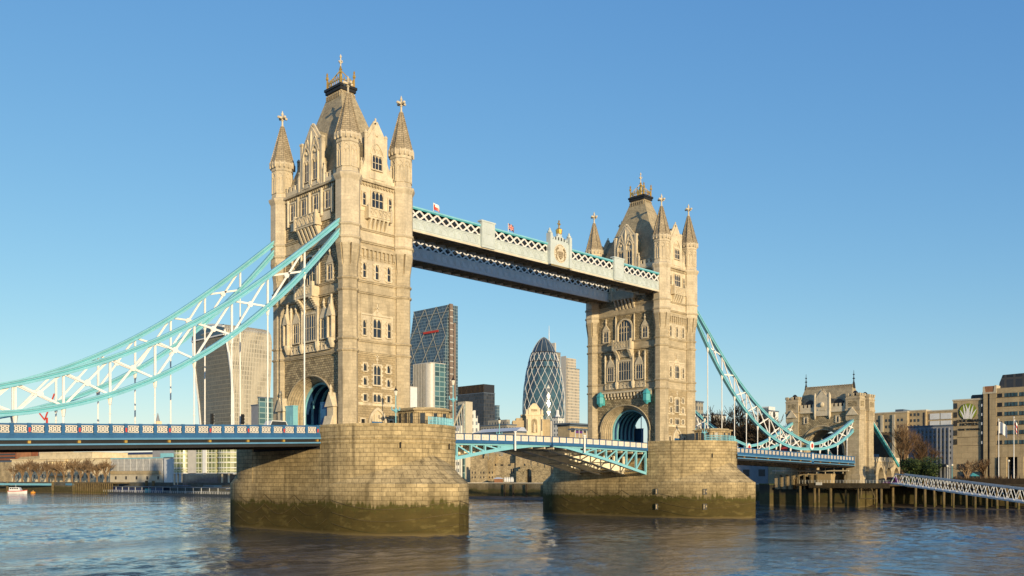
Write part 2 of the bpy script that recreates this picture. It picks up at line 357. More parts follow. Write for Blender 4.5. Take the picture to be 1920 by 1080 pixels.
# ------------------------------------------------------------------ the main bridge towers
def make_tower(label):
    T = thing('bridge_tower', label, 'bridge tower', (0, 0, 0), 0, 'twin Gothic towers of the bridge')
    AH, AZ, AR = 5.0, 18.6, 4.9     # passage arch
    # core walls with the passage left open
    b = MB()
    for sy in (-1, 1): b.box(-5.5, min(sy*9.35, sy*5.9), ZB-.6, 5.5, max(sy*9.35, sy*5.9), 26)
    b.box(-5.5, -9.35, 26, 5.5, 9.35, 54.2)
    b.build('core_wall', 'granite', T)
    for M in (FS(), FN()):
        b = MB(M); a = arch_pts2(6.75, AZ, 5.75, 24)
        b.strip([(p[0], 27.4) for p in a], a, -.55, 0)
        b.slab([(-8, ZB), (-6.75, ZB), (-6.75, 27.4), (-8, 27.4)], -.55, 0); b.slab([(6.75, ZB), (8, ZB), (8, 27.4), (6.75, 27.4)], -.55, 0)
        b.build('arch_wall', 'rubble', T)
        b = MB(M)      # stepped arch mouldings
        for k in range(6):
            h0 = 6.75-k*.29; h1 = h0-.29; w1 = .28-k*.30 if k else .3
            o_ = arch_pts2(h0, AZ, 5.75-k*.14-.0, 24); i_ = arch_pts2(h1, AZ, 5.75-(k+1)*.14, 24)
            b.strip(o_, i_, -2.0, w1)
            for q in (-1, 1):
                x0, x1 = sorted((q*h0, q*h1)); b.box(x0, -2.0, ZB, x1, w1-.003, AZ)
        for k in (0, 3, 5):
            h0 = 6.75-k*.29+.03
            a = arch_pts2(h0, AZ, 5.75-k*.14+.02, 24)
            for p, q in zip(a, a[1:]): b.cyl((p[0], .3-k*.3, p[1]), (q[0], .3-k*.3, q[1]), .13, 6)
        b.build('arch_moulding', 'granite' , T)
    # passage lining, blue side panels, teal ribs
    b = MB(); a = arch_pts2(5.0, AZ, 4.9, 16); o2 = arch_pts2(5.3, AZ, 5.2, 16)
    b.M = FS(0); b.strip(o2, a, -3.8, 3.8)
    for q in (-1, 1):
        x0, x1 = sorted((q*5.0, q*5.3)); b.box(x0, -3.8, ZB, x1, 3.8, AZ)
    b.build('passage_lining', 'blue_dark', T)
    for k in range(6):
        y = -3.7+k*1.48; b = MB(FS(0)); a = arch_pts2(4.66, AZ, 4.55, 16); o2 = arch_pts2(5.0, AZ, 4.88, 16)
        b.strip(o2, a, y-.14, y+.14)
        for q in (-1, 1):
            x0, x1 = sorted((q*4.66, q*4.995)); b.box(x0, y-.14, ZB, x1, y+.14, AZ)
        b.build('passage_rib', 'teal', T)
    for q in (-1, 1):
        b = MB(FS(0)); x0, x1 = sorted((q*4.3, q*4.66)); b.box(x0, -3.5, ZB, x1, 3.5, ZB+2.6)
        for k in range(6): b.box(x0-.05, -3.4+k*1.2, ZB+.1, x1+.05, -3.2+k*1.2, ZB+2.7)
        b.build('passage_screen', 'teal_deep', T)
    # turrets
    for sx in (-1, 1):
        for sy in (-1, 1):
            c = (sx*5.2, sy*9.17); rl, ru = 1.52, 1.93; rot = math.pi/8
            b = MB(); pr = [(1.75, ZB-.6), (1.75, 15.9), (rl, 16.3)]
            def belt(z, r, d=.14): return [(r, z-.28), (r+d+.04, z-.12), (r+d+.12, z+.05), (r, z+.22)]
            for z in (27.5, 29.3): pr += belt(z, rl)
            pr += belt(36.7, rl) + belt(38.4, rl) + [(rl, 40.2)]
            b.lathe(pr, 8, c, rot)
            rings = []
            for z, ro, ri in ((40.2, rl, rl-.01), (40.6, rl+.03, rl-.25), (43.3, ru+.02, rl-.2), (43.55, ru, ru)):
                ring = []
                for j in range(8):
                    A = rot+j*math.pi/4
                    for dl, rr in ((-.085, ro*.99), (0, ri), (.085, ro*.99)): ring.append((c[0]+rr*math.cos(A+dl), c[1]+rr*math.sin(A+dl), z))
                rings.append(ring)
            b.loft(rings)
            tu = b.build('turret', 'granite', T); b = MB()
            b.lathe([(ru, 43.5)]+belt(44.5, ru)+belt(46.4, ru)+[(ru, 53.1), (ru+.22, 53.5), (ru+.34, 53.8), (ru+.34, 54.05), (ru-.1, 54.3)], 8, c, rot)
            b.lathe([(1.78, 54.2), (1.78, 54.75), (1.7, 54.85), (1.7, 58.7), (1.82, 58.8), (1.82, 59.2), (2.02, 59.6), (2.12, 59.75), (2.12, 60.1), (1.9, 60.15)], 8, c, rot)
            for j in range(16):
                A = rot+j*math.pi/8; rr = 2.02 if j % 2 == 0 else 1.9
                b.box(c[0]+rr*math.cos(A)-.1, c[1]+rr*math.sin(A)-.1, 59.25, c[0]+rr*math.cos(A)+.1, c[1]+rr*math.sin(A)+.1, 60.25)
            b.build('turret_head', 'granite_pale', tu)
            b = MB()
            for j in range(8):
                A = j*math.pi/4; Mx = Matrix(((-math.sin(A), math.cos(A), 0, c[0]+1.585*math.cos(A)), (math.cos(A), math.sin(A), 0, c[1]+1.585*math.sin(A)), (0,0,1,0), (0,0,0,1)))
                b.M = Mx
                for u in (-.6, .52): b.box(u, -.03, 55, u+.08, .09, 58.6)
                b.box(-.04, -.03, 55, .04, .06, 57.6); b.box(-.6, -.03, 55.0, .6, .1, 55.12)
                for u0 in (-.27, .27):
                    aa = arch_pts(.24, 57.1, .6, 6, .6, u0); b.strip([(p[0], p[1]+.12) for p in aa], aa, -.03, .08)
                aa = arch_pts(.55, 57.5, .9, 8, .6, 0); b.strip([(p[0], p[1]+.12) for p in aa], aa, -.03, .08)
            b.build('tracery_panel', 'portland', tu)
            b = MB(); b.lathe([(2.0, 60.16), (1.72, 60.9), (1.25, 62.6), (.78, 64.4), (.3, 66.2), (.3, 66.5)], 8, c, rot)
            for j in range(8):
                A = rot+j*math.pi/4
                b.bar((c[0]+2.0*math.cos(A), c[1]+2.0*math.sin(A), 60.2), (c[0]+.3*math.cos(A), c[1]+.3*math.sin(A), 66.4), .13, .13)
            b.build('spire', 'spire_stone', tu)
            b = MB(); finial_cross(b, c[0], c[1], 66.4, 2.75); b.build('cross_finial', 'portland', tu)
    # string courses and cornice between turrets
    for M, hw in ((FE(-9.5), 3.9), (FW(9.5), 3.9), (FS(), 7.9), (FN(), 7.9)):
        for z in (27.5, 29.3, 36.7, 38.4, 44.5, 46.4):
            b = MB(M); b.box(-hw, -.2, z-.22, hw, .2, z-.02); b.box(-hw, -.2, z-.02, hw, .34, z+.1); b.box(-hw, -.2, z+.1, hw, .08, z+.2)
            b.build('string_course', 'granite', T)
        b = MB(M)
        b.box(-hw, -.2, 53.3, hw, .2, 53.6); b.box(-hw, -.2, 53.6, hw, .6, 53.95)
        n = int(hw*2/.55)
        for i in range(n): u = -hw+(i+.5)*2*hw/n; b.box(u-.12, 0, 53.1, u+.12, .3, 53.6)
        b.build('cornice', 'granite', T)
    # ---------------- narrow (east / west) faces
    for M in (FE(-9.5), FW(9.5)):
        MB(M).box(-3.9, -.16, ZB, 3.9, 0, 44.3).build('face_wall', 'granite', T); MB(M).box(-3.9, -.16, 44.3, 3.9, 0, 54.1).build('upper_face_wall', 'granite_pale', T)
        MB(M).box(-3.6, -.1, 16.2, 3.6, .035, 27.1).build('rubble_field', 'rubble_light', T)
        b = MB(M)      # pale bands and quoined bay
        for x0, x1, z0, z1 in ((-3.55, -.9, 22.0, 22.35), (.9, 3.55, 22.0, 22.35), (-3.55, 3.55, 19.35, 19.8)): MB(M).box(x0, 0, z0, x1, .075, z1).build('stone_band', 'portland', T)
        for zc_ in (25.9, 33.4):
            b = MB(M); b.bar((0, .1, zc_), (0, .1, zc_+1.75), .16); b.bar((-.35, .1, zc_+1.1), (.35, .1, zc_+1.1), .16); b.ball((0, .1, zc_+.6), .26, 6, 4); b.build('wall_cross', 'portland', T)
        window(M, -2.35, 24.6, .6, 1.15, 1, True, T); window(M, 2.25, 24.6, .6, 1.15, 1, True, T)
        window(M, 0, 22.6, 1.35, 3.0, 2, True, T, transoms=1, fr=.24)
        for u in (-2.35, 2.25): window(M, u, 22.45, .62, 1.15, 1, True, T, qu=True); window(M, u, 20.0, .62, 1.0, 1, False, T)
        window(M, 0, 19.95, 1.5, 1.2, 2, True, T, qu=False)
        for u in (-2.75, 2.75): window(M, u, 15.7, .7, 1.5, 1, False, T)
        # door with pointed hood
        b = MB(M); a = arch_pts(1.75, 17.0, 2.1, 12, .5); a2 = arch_pts(1.35, 17.0, 1.65, 12, .5)
        b.strip(a, a2, 0, .38)
        for q in (-1, 1):
            x0, x1 = sorted((q*1.75, q*1.35)); b.box(x0, 0, ZB, x1, .38, 17.0)
        b.strip(a2, [(p[0], 16.9) for p in a2], 0, .12)
        for i in range(5): b.box(-1.1+i*.5, .1, 16.95, -1.0+i*.5, .25, 18.0)
        d = b.build('doorway', 'portland', T)
        MB(M).box(-1.0, 0, ZB, 1.0, .14, 16.9).build('door', 'blue', d)
        MB(M).box(-3.0, 0, 29.55, 3.0, .045, 33.2).build('window_bay', 'granite_pale', T); MB(M).box(-3.0, 0, 38.6, 2.9, .045, 41.7).build('window_bay', 'granite_pale', T)
        # level two triple
        b = MB(M); b.box(-3.1, 0, 33.25, 3.1, .14, 33.5); b.box(-3.1, 0, 31.6, -2.95, .12, 33.3); b.box(2.95, 0, 31.6, 3.1, .12, 33.3)
        b.slab([(-1.0, 33.5), (1.0, 33.5), (0, 34.3)], 0, .12)
        b.build('hood_mould', 'portland', T)
        window(M, 0, 29.95, 1.55, 2.85, 2, True, T, transoms=1, fr=.25)
        for u in (-2.45, 2.35): window(M, u, 30.1, .62, 2.3, 1, True, T, transoms=1)
        for u in (-2.45, -.05, 2.3): window(M, u, 38.95, .62, 2.25, 1, True, T, transoms=1)
        b = MB(M)      # machicolation row
        b.box(-3.5, 0, 43.3, 3.5, .34, 43.9)
        for i in range(9):
            u = -3.25+i*.81; b.box(u-.16, 0, 42.2, u+.16, .3, 43.3); b.box(u-.12, 0, 41.9, u+.12, .16, 42.2)
        b.build('machicolation', 'granite', T)
        # balcony
        b = MB(M); b.box(-2.15, 0, 48.05, 2.15, .95, 48.3); b.box(-2.15, .85, 48.3, 2.15, .93, 49.5); b.M = M @ Matrix.Translation((0, .93, 0))
        tracery(b, M, -2.15, 2.15, 48.3, 49.6, 5); b.M = M
        for q in (-1, 1): b.box(q*2.15-.18, .1, 48.0, q*2.15+.18, 1.08, 49.85); b.lathe([(.15, 49.85), (.25, 50.0), (.05, 50.4)], 6, (q*2.15, .9))
        for i in range(5):
            u = -1.6+i*.8
            b.loft([[(u-.16, 0, 46.3+k*.35), (u+.16, 0, 46.3+k*.35), (u+.16, .12+k*.16, 46.3+k*.35), (u-.16, .12+k*.16, 46.3+k*.35)] for k in range(6)])
        b.build('balcony', 'portland', T)
        MB(M).box(-3.4, -.05, 49.2, 3.3, .07, 53.1).build('window_bay', 'portland', T)
        M2 = M @ Matrix.Translation((0, .08, 0))
        window(M2, 0, 50.0, 2.2, 2.5, 3, True, T, transoms=1, qu=False, fr=.16)
        for u in (-2.55, 2.5): window(M2, u, 50.0, .58, 2.0, 1, True, T, transoms=1, qu=False, fr=.16)
        # gable
        b = MB(M); b.slab([(-2.85, 54), (2.85, 54), (2.6, 56.2), (1.95, 58.0), (1.95, 60.2), (1.7, 60.6), (0, 63.3), (-1.7, 60.6), (-1.95, 60.2), (-1.95, 58.0), (-2.6, 56.2)], -.6, 0)
        for q in (-1, 1):
            b.lathe([(.26, 54), (.26, 61.3), (.34, 61.4), (.3, 61.6), (.06, 61.9)], 8, (q*1.95, -.2))
            b.bar((q*1.9, -.3, 60.5), (0, -.3, 63.45), .22, .8)
            b.lathe([(.2, 54), (.2, 56.4), (.26, 56.5), (.04, 57.2)], 6, (q*2.85, -.1)); b.ball((q*2.85, -.1, 57.2), .16, 6, 4)
            crenel(b, *sorted((q*2.9, q*3.9)), -.35, 0, 54, .8, 2, .5)
        b.bar((0, -.3, 63.3), (0, -.3, 64.1), .2)
        a = arch_pts(1.35, 58.3, 1.9, 12, .5); a2 = arch_pts(1.2, 58.3, 1.7, 12, .5); b.strip(a, a2, 0, .14)
        for u in (-.6, 0, .6): aa = arch_pts(.28, 58.6, .6, 6, .5, u); b.strip([(p[0], p[1]+.1) for p in aa], aa, 0, .1)
        b.ball((0, 0, 61.4), .3, 8, 4); b.box(-1.5, 0, 54.5, 1.5, .1, 55.6)
        g = b.build('gable', 'portland', T)
        window(M, 0, 56.0, 1.85, 2.1, 3, True, g, transoms=1, qu=False, fr=.2)
        b = MB(M); b.loft([[(-1.9, -.6, 54), (1.9, -.6, 54), (1.9, -.6, 60.0), (0, -.6, 62.9), (-1.9, -.6, 60.0)], [(-1.9, -5.5, 54), (1.9, -5.5, 54), (1.9, -5.5, 60.0), (0, -5.5, 62.9), (-1.9, -5.5, 60.0)]])
        b.build('gable_roof', 'slate', T)
    # ---------------- broad (arch) faces
    for M, outer in ((FS(), True), (FN(), False)):
        b = MB(M); b.box(-8, -.15, 27.4, 8, 0, 54.1); b.build('face_wall', 'rubble', T)
        b = MB(M)
        for z0, z1 in ((27.75, 29.0), (36.9, 38.15), (44.7, 46.2)): b.box(-8, 0, z0, 8, .05, z1)
        b.build('ashlar_band', 'granite', T)
        MB(M).box(-5.4, 0, 29.55, 5.4, .12, 34.6).build('window_bay', 'granite', T)
        M2 = M @ Matrix.Translation((0, .14, 0))
        window(M2, 0, 29.9, 3.3, 4.1, 5, True, T, transoms=1, fr=.3)
        for u in (-3.9, 3.9): window(M2, u, 29.9, 1.7, 3.1, 3, True, T, transoms=1)
        # band of tracery under the windows
        b = MB(M2); tracery(b, M, -5.4, 5.4, 28.05, 29.4, 10, .22); b.box(-5.4, 0, 28.05, 5.4, .1, 29.4)
        for q in (-1, 1): b.lathe([(.25, 28.0), (.5, 28.6), (.55, 29.5), (.3, 29.5)], 8, (q*2.2, .1))
        b.build('tracery_band', 'portland', T)
        # gablets over side windows + pinnacles
        b = MB(M2)
        for u in (-3.9, 3.9):
            b.slab([(u-1.2, 33.2), (u+1.2, 33.2), (u, 35.0)], 0, .2); b.bar((u, .2, 34.8), (u, .2, 36.0), .18); b.ball((u, .2, 35.4), .26, 6, 4)
        for u in (-5.4, -2.2, 2.2, 5.4): b.lathe([(.22, 29.4), (.22, 35.0), (.3, 35.1), (.05, 36.1)], 6, (u, .12))
        b.build('gablets', 'portland', T)
        # central corbelled balcony
        b = MB(M)
        for k in range(7):
            z = 34.4+k*.3; pr = .25+.16*k+.01*k*k; b.box(-2.1-.02*k, 0, z, -1.5, pr, z+.3); b.box(1.5, 0, z, 2.1+.02*k, pr, z+.3)
            b.box(-1.5, 0, z+.6, 1.5, pr*.8, z+.9)
        for i in range(4): u = -1.2+.8*i; b.loft([[(u-.14, 0, 35.4+k*.3), (u+.14, 0, 35.4+k*.3), (u+.14, .2+k*.3, 35.4+k*.3), (u-.14, .2+k*.3, 35.4+k*.3)] for k in range(4)])
        b.box(-2.4, 0, 36.5, 2.4, 1.55, 36.85); b.box(-2.3, 1.3, 36.85, 2.3, 1.45, 38.2); b.box(-2.3, 0, 36.85, -2.15, 1.4, 38.2); b.box(2.15, 0, 36.85, 2.3, 1.4, 38.2)
        b.M = M @ Matrix.Translation((0, 1.45, 0)); tracery(b, M, -2.3, 2.3, 36.9, 38.3, 6, .1); b.M = M
        for q in (-1, 1): b.box(q*2.35-.2, 1.15, 36.5, q*2.35+.2, 1.62, 38.8)
        b.build('balcony', 'portland', T)
        # tall arched window
        b = MB(M); a = arch_pts2(2.15, 41.4, 2.1, 16); a2 = arch_pts2(1.8, 41.4, 1.75, 16); b.strip(a, a2, 0, .4)
        for q in (-1, 1):
            x0, x1 = sorted((q*1.8, q*2.15)); b.box(x0, 0, 38.6, x1, .4, 41.4); b.lathe([(.18, 38.4), (.18, 43.6), (.05, 44.4)], 6, (q*2.5, .2))
        for i in range(1, 5): u = -1.8+.72*i; b.box(u-.05, 0, 38.6, u+.05, .12, 41.4+1.75*math.sqrt(1-(u/1.8)**2)-.02)
        b.box(-1.8, 0, 40.4, 1.8, .11, 40.5)
        for i in range(5):
            u = -1.44+.72*i; aa = arch_pts(.33, 41.1, .6, 6, .5, u); b.strip([(p[0], p[1]+.1) for p in aa], aa, 0, .13)
        wo = b.build('window', 'portland', T)
        b = MB(M); b.strip([(p[0], p[1]) for p in a2], [(p[0], 38.6) for p in a2], -.05, .03); b.build('pane', 'glass', wo)
        for u in (-5.3, 5.3):
            window(M, u, 38.8, 1.25, 2.3, 2, True, T, transoms=1, fr=.25)
            b = MB(M); b.slab([(u-1.0, 41.4), (u+1.0, 41.4), (u, 42.8)], 0, .25); b.bar((u, .15, 42.6), (u, .15, 44.0), .2); b.ball((u, .15, 43.2), .28, 6, 4); b.build('gablet', 'portland', T)
        # upper balcony and windows
        b = MB(M); b.box(-2.9, 0, 47.7, 2.9, 1.2, 48.0); b.box(-2.9, 1.0, 48.0, 2.9, 1.15, 49.5); b.box(-2.9, 0, 48, -2.75, 1.1, 49.5); b.box(2.75, 0, 48, 2.9, 1.1, 49.5)
        b.M = M @ Matrix.Translation((0, 1.15, 0)); tracery(b, M, -2.9, 2.9, 48.0, 49.6, 5, .12); b.M = M
        for q in (-1, 1): b.box(q*2.9-.2, .9, 47.6, q*2.9+.2, 1.35, 49.9); b.box(*(sorted((q*3.1, q*5.6))[0:1]), 0, 48.2, sorted((q*3.1, q*5.6))[1], .25, 49.5)
        for i in range(6):
            u = -2.4+i*.96; b.loft([[(u-.2, 0, 45.6+k*.42), (u+.2, 0, 45.6+k*.42), (u+.2, .14+k*.2, 45.6+k*.42), (u-.2, .14+k*.2, 45.6+k*.42)] for k in range(6)])
        b.build('balcony', 'portland', T)
        MB(M).box(-6.2, 0, 49.2, 6.2, .1, 53.2).build('window_bay', 'portland', T)
        for u in (-4.9, -1.7, 1.7, 4.9): window(M2, u, 49.9, 1.35, 2.7, 2, True, T, transoms=1, qu=False, fr=.2)
        b = MB(M)
        for u in (-6.2, -3.3, 0, 3.3, 6.2): b.lathe([(.24, 49), (.24, 53.3)], 8, (u, .3))
        b.build('shaft', 'portland', T)
        # gable with two tall lancets
        b = MB(M); b.slab([(-3.4, 54), (3.4, 54), (3.4, 55.2), (2.75, 56.2), (2.75, 61.0), (2.3, 61.0), (0, 64.0), (-2.3, 61.0), (-2.75, 61.0), (-2.75, 56.2), (-3.4, 55.2)], -.7, 0)
        for q in (-1, 1):
            b.lathe([(.38, 54), (.38, 61.4), (.5, 61.5), (.5, 61.8), (.1, 61.9)], 4, (q*2.75, -.15), math.pi/4); b.bar((q*2.4, -.3, 60.9), (0, -.3, 64.1), .28, .9)
            b.lathe([(.3, 54), (.3, 56.2), (.36, 56.3), (.08, 57.2)], 6, (q*3.5, -.1)); b.ball((q*3.5, -.1, 57.3), .2, 6, 4)
            crenel(b, *sorted((q*3.6, q*7.7)), -.4, 0, 54, .9, 4, .7)
            u = q*1.15; a = arch_pts(1.0, 59.3, 1.5, 10, .6, u); a2 = arch_pts(.82, 59.3, 1.25, 10, .6, u); b.strip(a, a2, 0, .3)
            for s_ in (-1, 1):
                x0, x1 = sorted((u+s_*.82, u+s_*1.0)); b.box(x0, 0, 54.6, x1, .3, 59.3)
                b.bar((u+s_*1.1, .1, 59.6), (u, .1, 62.0), .18, .3)
            b.ball((u, .05, 59.8), .34, 8, 4)
            for s_ in (-.35, .35): aa = arch_pts(.3, 58.0, .6, 6, .5, u+s_); b.strip([(p[0], p[1]+.14) for p in aa], aa, 0, .25)
        b.lathe([(.24, 54), (.24, 62.0), (.05, 63.2)], 6, (0, .05)); b.ball((0, -.3, 64.3), .22, 6, 4)
        b.box(-2.4, 0, 54.3, 2.4, .16, 55.0)
        g = b.build('gable', 'portland', T)
        for u in (-1.15, 1.15): window(M, u, 55.3, 1.15, 3.1, 2, True, g, transoms=1, qu=False, fr=.12, dp=.2)
        b = MB(M); rg = [(-2.7, 54), (2.7, 54), (2.7, 60.6), (0, 63.6), (-2.7, 60.6)]
        b.loft([[(u, -.7, z) for u, z in rg], [(u, -5, z) for u, z in rg]]); b.build('gable_roof', 'slate', T)
        if outer:   # canopied niches and gabled pavilions beside the arch
            for u in (-6.2, 6.2):
                b = MB(M); b.lathe([(.3, 28.2), (.75, 29.3), (.75, 29.7), (.5, 29.75)], 8, (u, .35))
                for s_ in (-.55, .55): b.box(u+s_-.1, .1, 29.7, u+s_+.1, .95, 33.0)
                b.slab([(u-.8, 33.0), (u+.8, 33.0), (u, 34.8)], 0, 1.0); b.lathe([(.6, 33.0), (.45, 34.2), (.25, 35.3), (.06, 36.4)], 6, (u, .5)); b.ball((u, .5, 36.2), .22, 6, 4)
                n = b.build('niche', 'portland', T)
                MB(M).lathe([(.35, 29.75), (.32, 30.6), (.36, 31.4), (.12, 31.7), (.2, 31.9), (.08, 32.3)], 8, (u, .4)).build('statue', 'portland', n)
            for u in (-7.0, 7.0):
                b = MB(M); b.box(u-.95, 0, ZB, u+.95, 1.5, 16.2); b.box(u-.8, 0, 16.2, u+.8, 1.3, 19.0)
                b.slab([(u-1.1, 19.0), (u+1.1, 19.0), (u, 21.2)], 0, 1.6); b.lathe([(.3, 20.6), (.2, 21.6), (.32, 21.8), (.06, 22.4)], 6, (u, 1.2))
                b.loft([[(u-1.0, 1.5, ZB), (u+1.0, 1.5, ZB), (u+1.0, 2.6, ZB), (u-1.0, 2.6, ZB)], [(u-1.0, 1.5, 17.6), (u+1.0, 1.5, 17.6), (u+1.0, 1.6, 17.6), (u-1.0, 1.6, 17.6)]])
                b.build('gabled_buttress', 'portland', T)
            for u0, u1, mm in ((-5.9, -3.7, 'teal'), (4.0, 5.9, 'blue')):
                b = MB(M); b.box(u0, .1, ZB, u1, 1.0, 19.7); b.box(u0-.06, .04, 19.7, u1+.06, 1.06, 19.85); b.box((u0+u1)/2-.5, 1.0, ZB+.2, (u0+u1)/2+.5, 1.04, 18.2)
                b.build('kiosk', mm, T)
        else:
            b = MB(M); b.box(-7.4, 0, 27.1, 7.4, .7, 27.5)
            for i in range(17):
                u = -7.1+i*.89; b.box(u-.17, 0, 26.3, u+.17, .6, 27.1); b.box(u-.14, 0, 25.8, u+.14, .3, 26.3)
            b.build('corbel_table', 'portland', T)
            for u in (-6.3, 6.3):
                b = MB(M); b.lathe([(.2, 24.2), (.85, 25.0), (.85, 26.4), (1.0, 26.5), (.6, 27.1), (.1, 27.6)], 6, (u, .9)); b.box(u-.6, 0, 24.6, u+.6, .9, 27.0)
                b.build('lantern_box', 'teal_deep', T)
    # roof
    b = MB(); base = [(-5.1, -8.9), (5.1, -8.9), (5.1, 8.9), (-5.1, 8.9)]
    def rc(t): return (5.1+(1.2-5.1)*t, 8.6+(1.75-8.6)*t)
    rings = []
    for t, z in ((0, 54.1), (.04, 54.8), (1, 70.6)):
        x, y = rc(t); rings.append([(-x, -y, z), (x, -y, z), (x, y, z), (-x, y, z)])
    b.loft(rings)
    ro = b.build('roof', 'slate', T)
    b = MB(); b.box(-1.3, -1.85, 70.3, 1.3, 1.85, 70.62)
    for i in range(7):
        y = -1.7+i*3.4/6; b.box(-1.62, y-.12, 69.5, -1.2, y+.12, 70.3); b.box(1.2, y-.12, 69.5, 1.62, y+.12, 70.3)
    for i in range(5):
        x = -1.2+i*.6; b.box(x-.12, -2.1, 69.5, x+.12, -1.75, 70.3); b.box(x-.12, 1.75, 69.5, x+.12, 2.1, 70.3)
    b.build('roof_collar', 'spire_stone', T)
    b = MB(); b.box(-1.55, -2.1, 70.62, 1.55, 2.1, 71.1); b.box(-1.7, -2.25, 71.1, 1.7, 2.25, 71.5); b.box(-1.5, -2.0, 71.5, 1.5, 2.0, 71.65); b.build('roof_cornice', 'black_iron', T)
    b = MB()
    for x in (-1.35, 1.35):
        for y in (-1.85, 1.85):
            b.lathe([(.16, 71.65), (.12, 73.0), (.26, 73.2), (.26, 73.5), (.1, 73.7), (.2, 73.95), (.04, 74.3)], 6, (x, y))
            b.bar((x, y, 72.2), (0, 0, 74.6), .12, .16)
    for x in (-1.35, 1.35):
        for i in range(7): y = -1.6+i*.53; b.bar((x, y, 71.65), (x, y, 72.8), .1, .1); b.bar((x, y-.26, 72.3), (x, y, 72.9), .08)
        b.bar((x, -1.85, 72.3), (x, 1.85, 72.3), .12)
    for y in (-1.85, 1.85):
        for i in range(5): x = -1.1+i*.55; b.bar((x, y, 71.65), (x, y, 72.8), .1, .1)
        b.bar((-1.35, y, 72.3), (1.35, y, 72.3), .12)
    b.lathe([(.3, 71.65), (.26, 73.5), (.2, 74.6), (.3, 74.75), (.14, 74.9)], 8)
    b.build('gilt_cresting', 'gold', T)
    b = MB(); b.lathe([(.12, 74.9), (.1, 75.6), (.2, 75.75), (.26, 75.95), (.1, 76.15), (.09, 76.6), (.2, 76.75), (.03, 77.2)], 8)
    for dx, dy in ((1, 0), (0, 1)): b.bar((-.4*dx, -.4*dy, 76.0), (.4*dx, .4*dy, 76.0), .16)
    b.build('roof_finial', 'cream', T)
    return T

T1 = make_tower('large stone Gothic tower nearest the camera, standing on the left pier')
T2 = copy_tree(T1); T2.location = (82.3, 0, 0); T2.rotation_euler = (0, 0, math.pi)
T2['label'] = 'smaller looking stone Gothic tower further away on the right pier, beyond the bascule span'

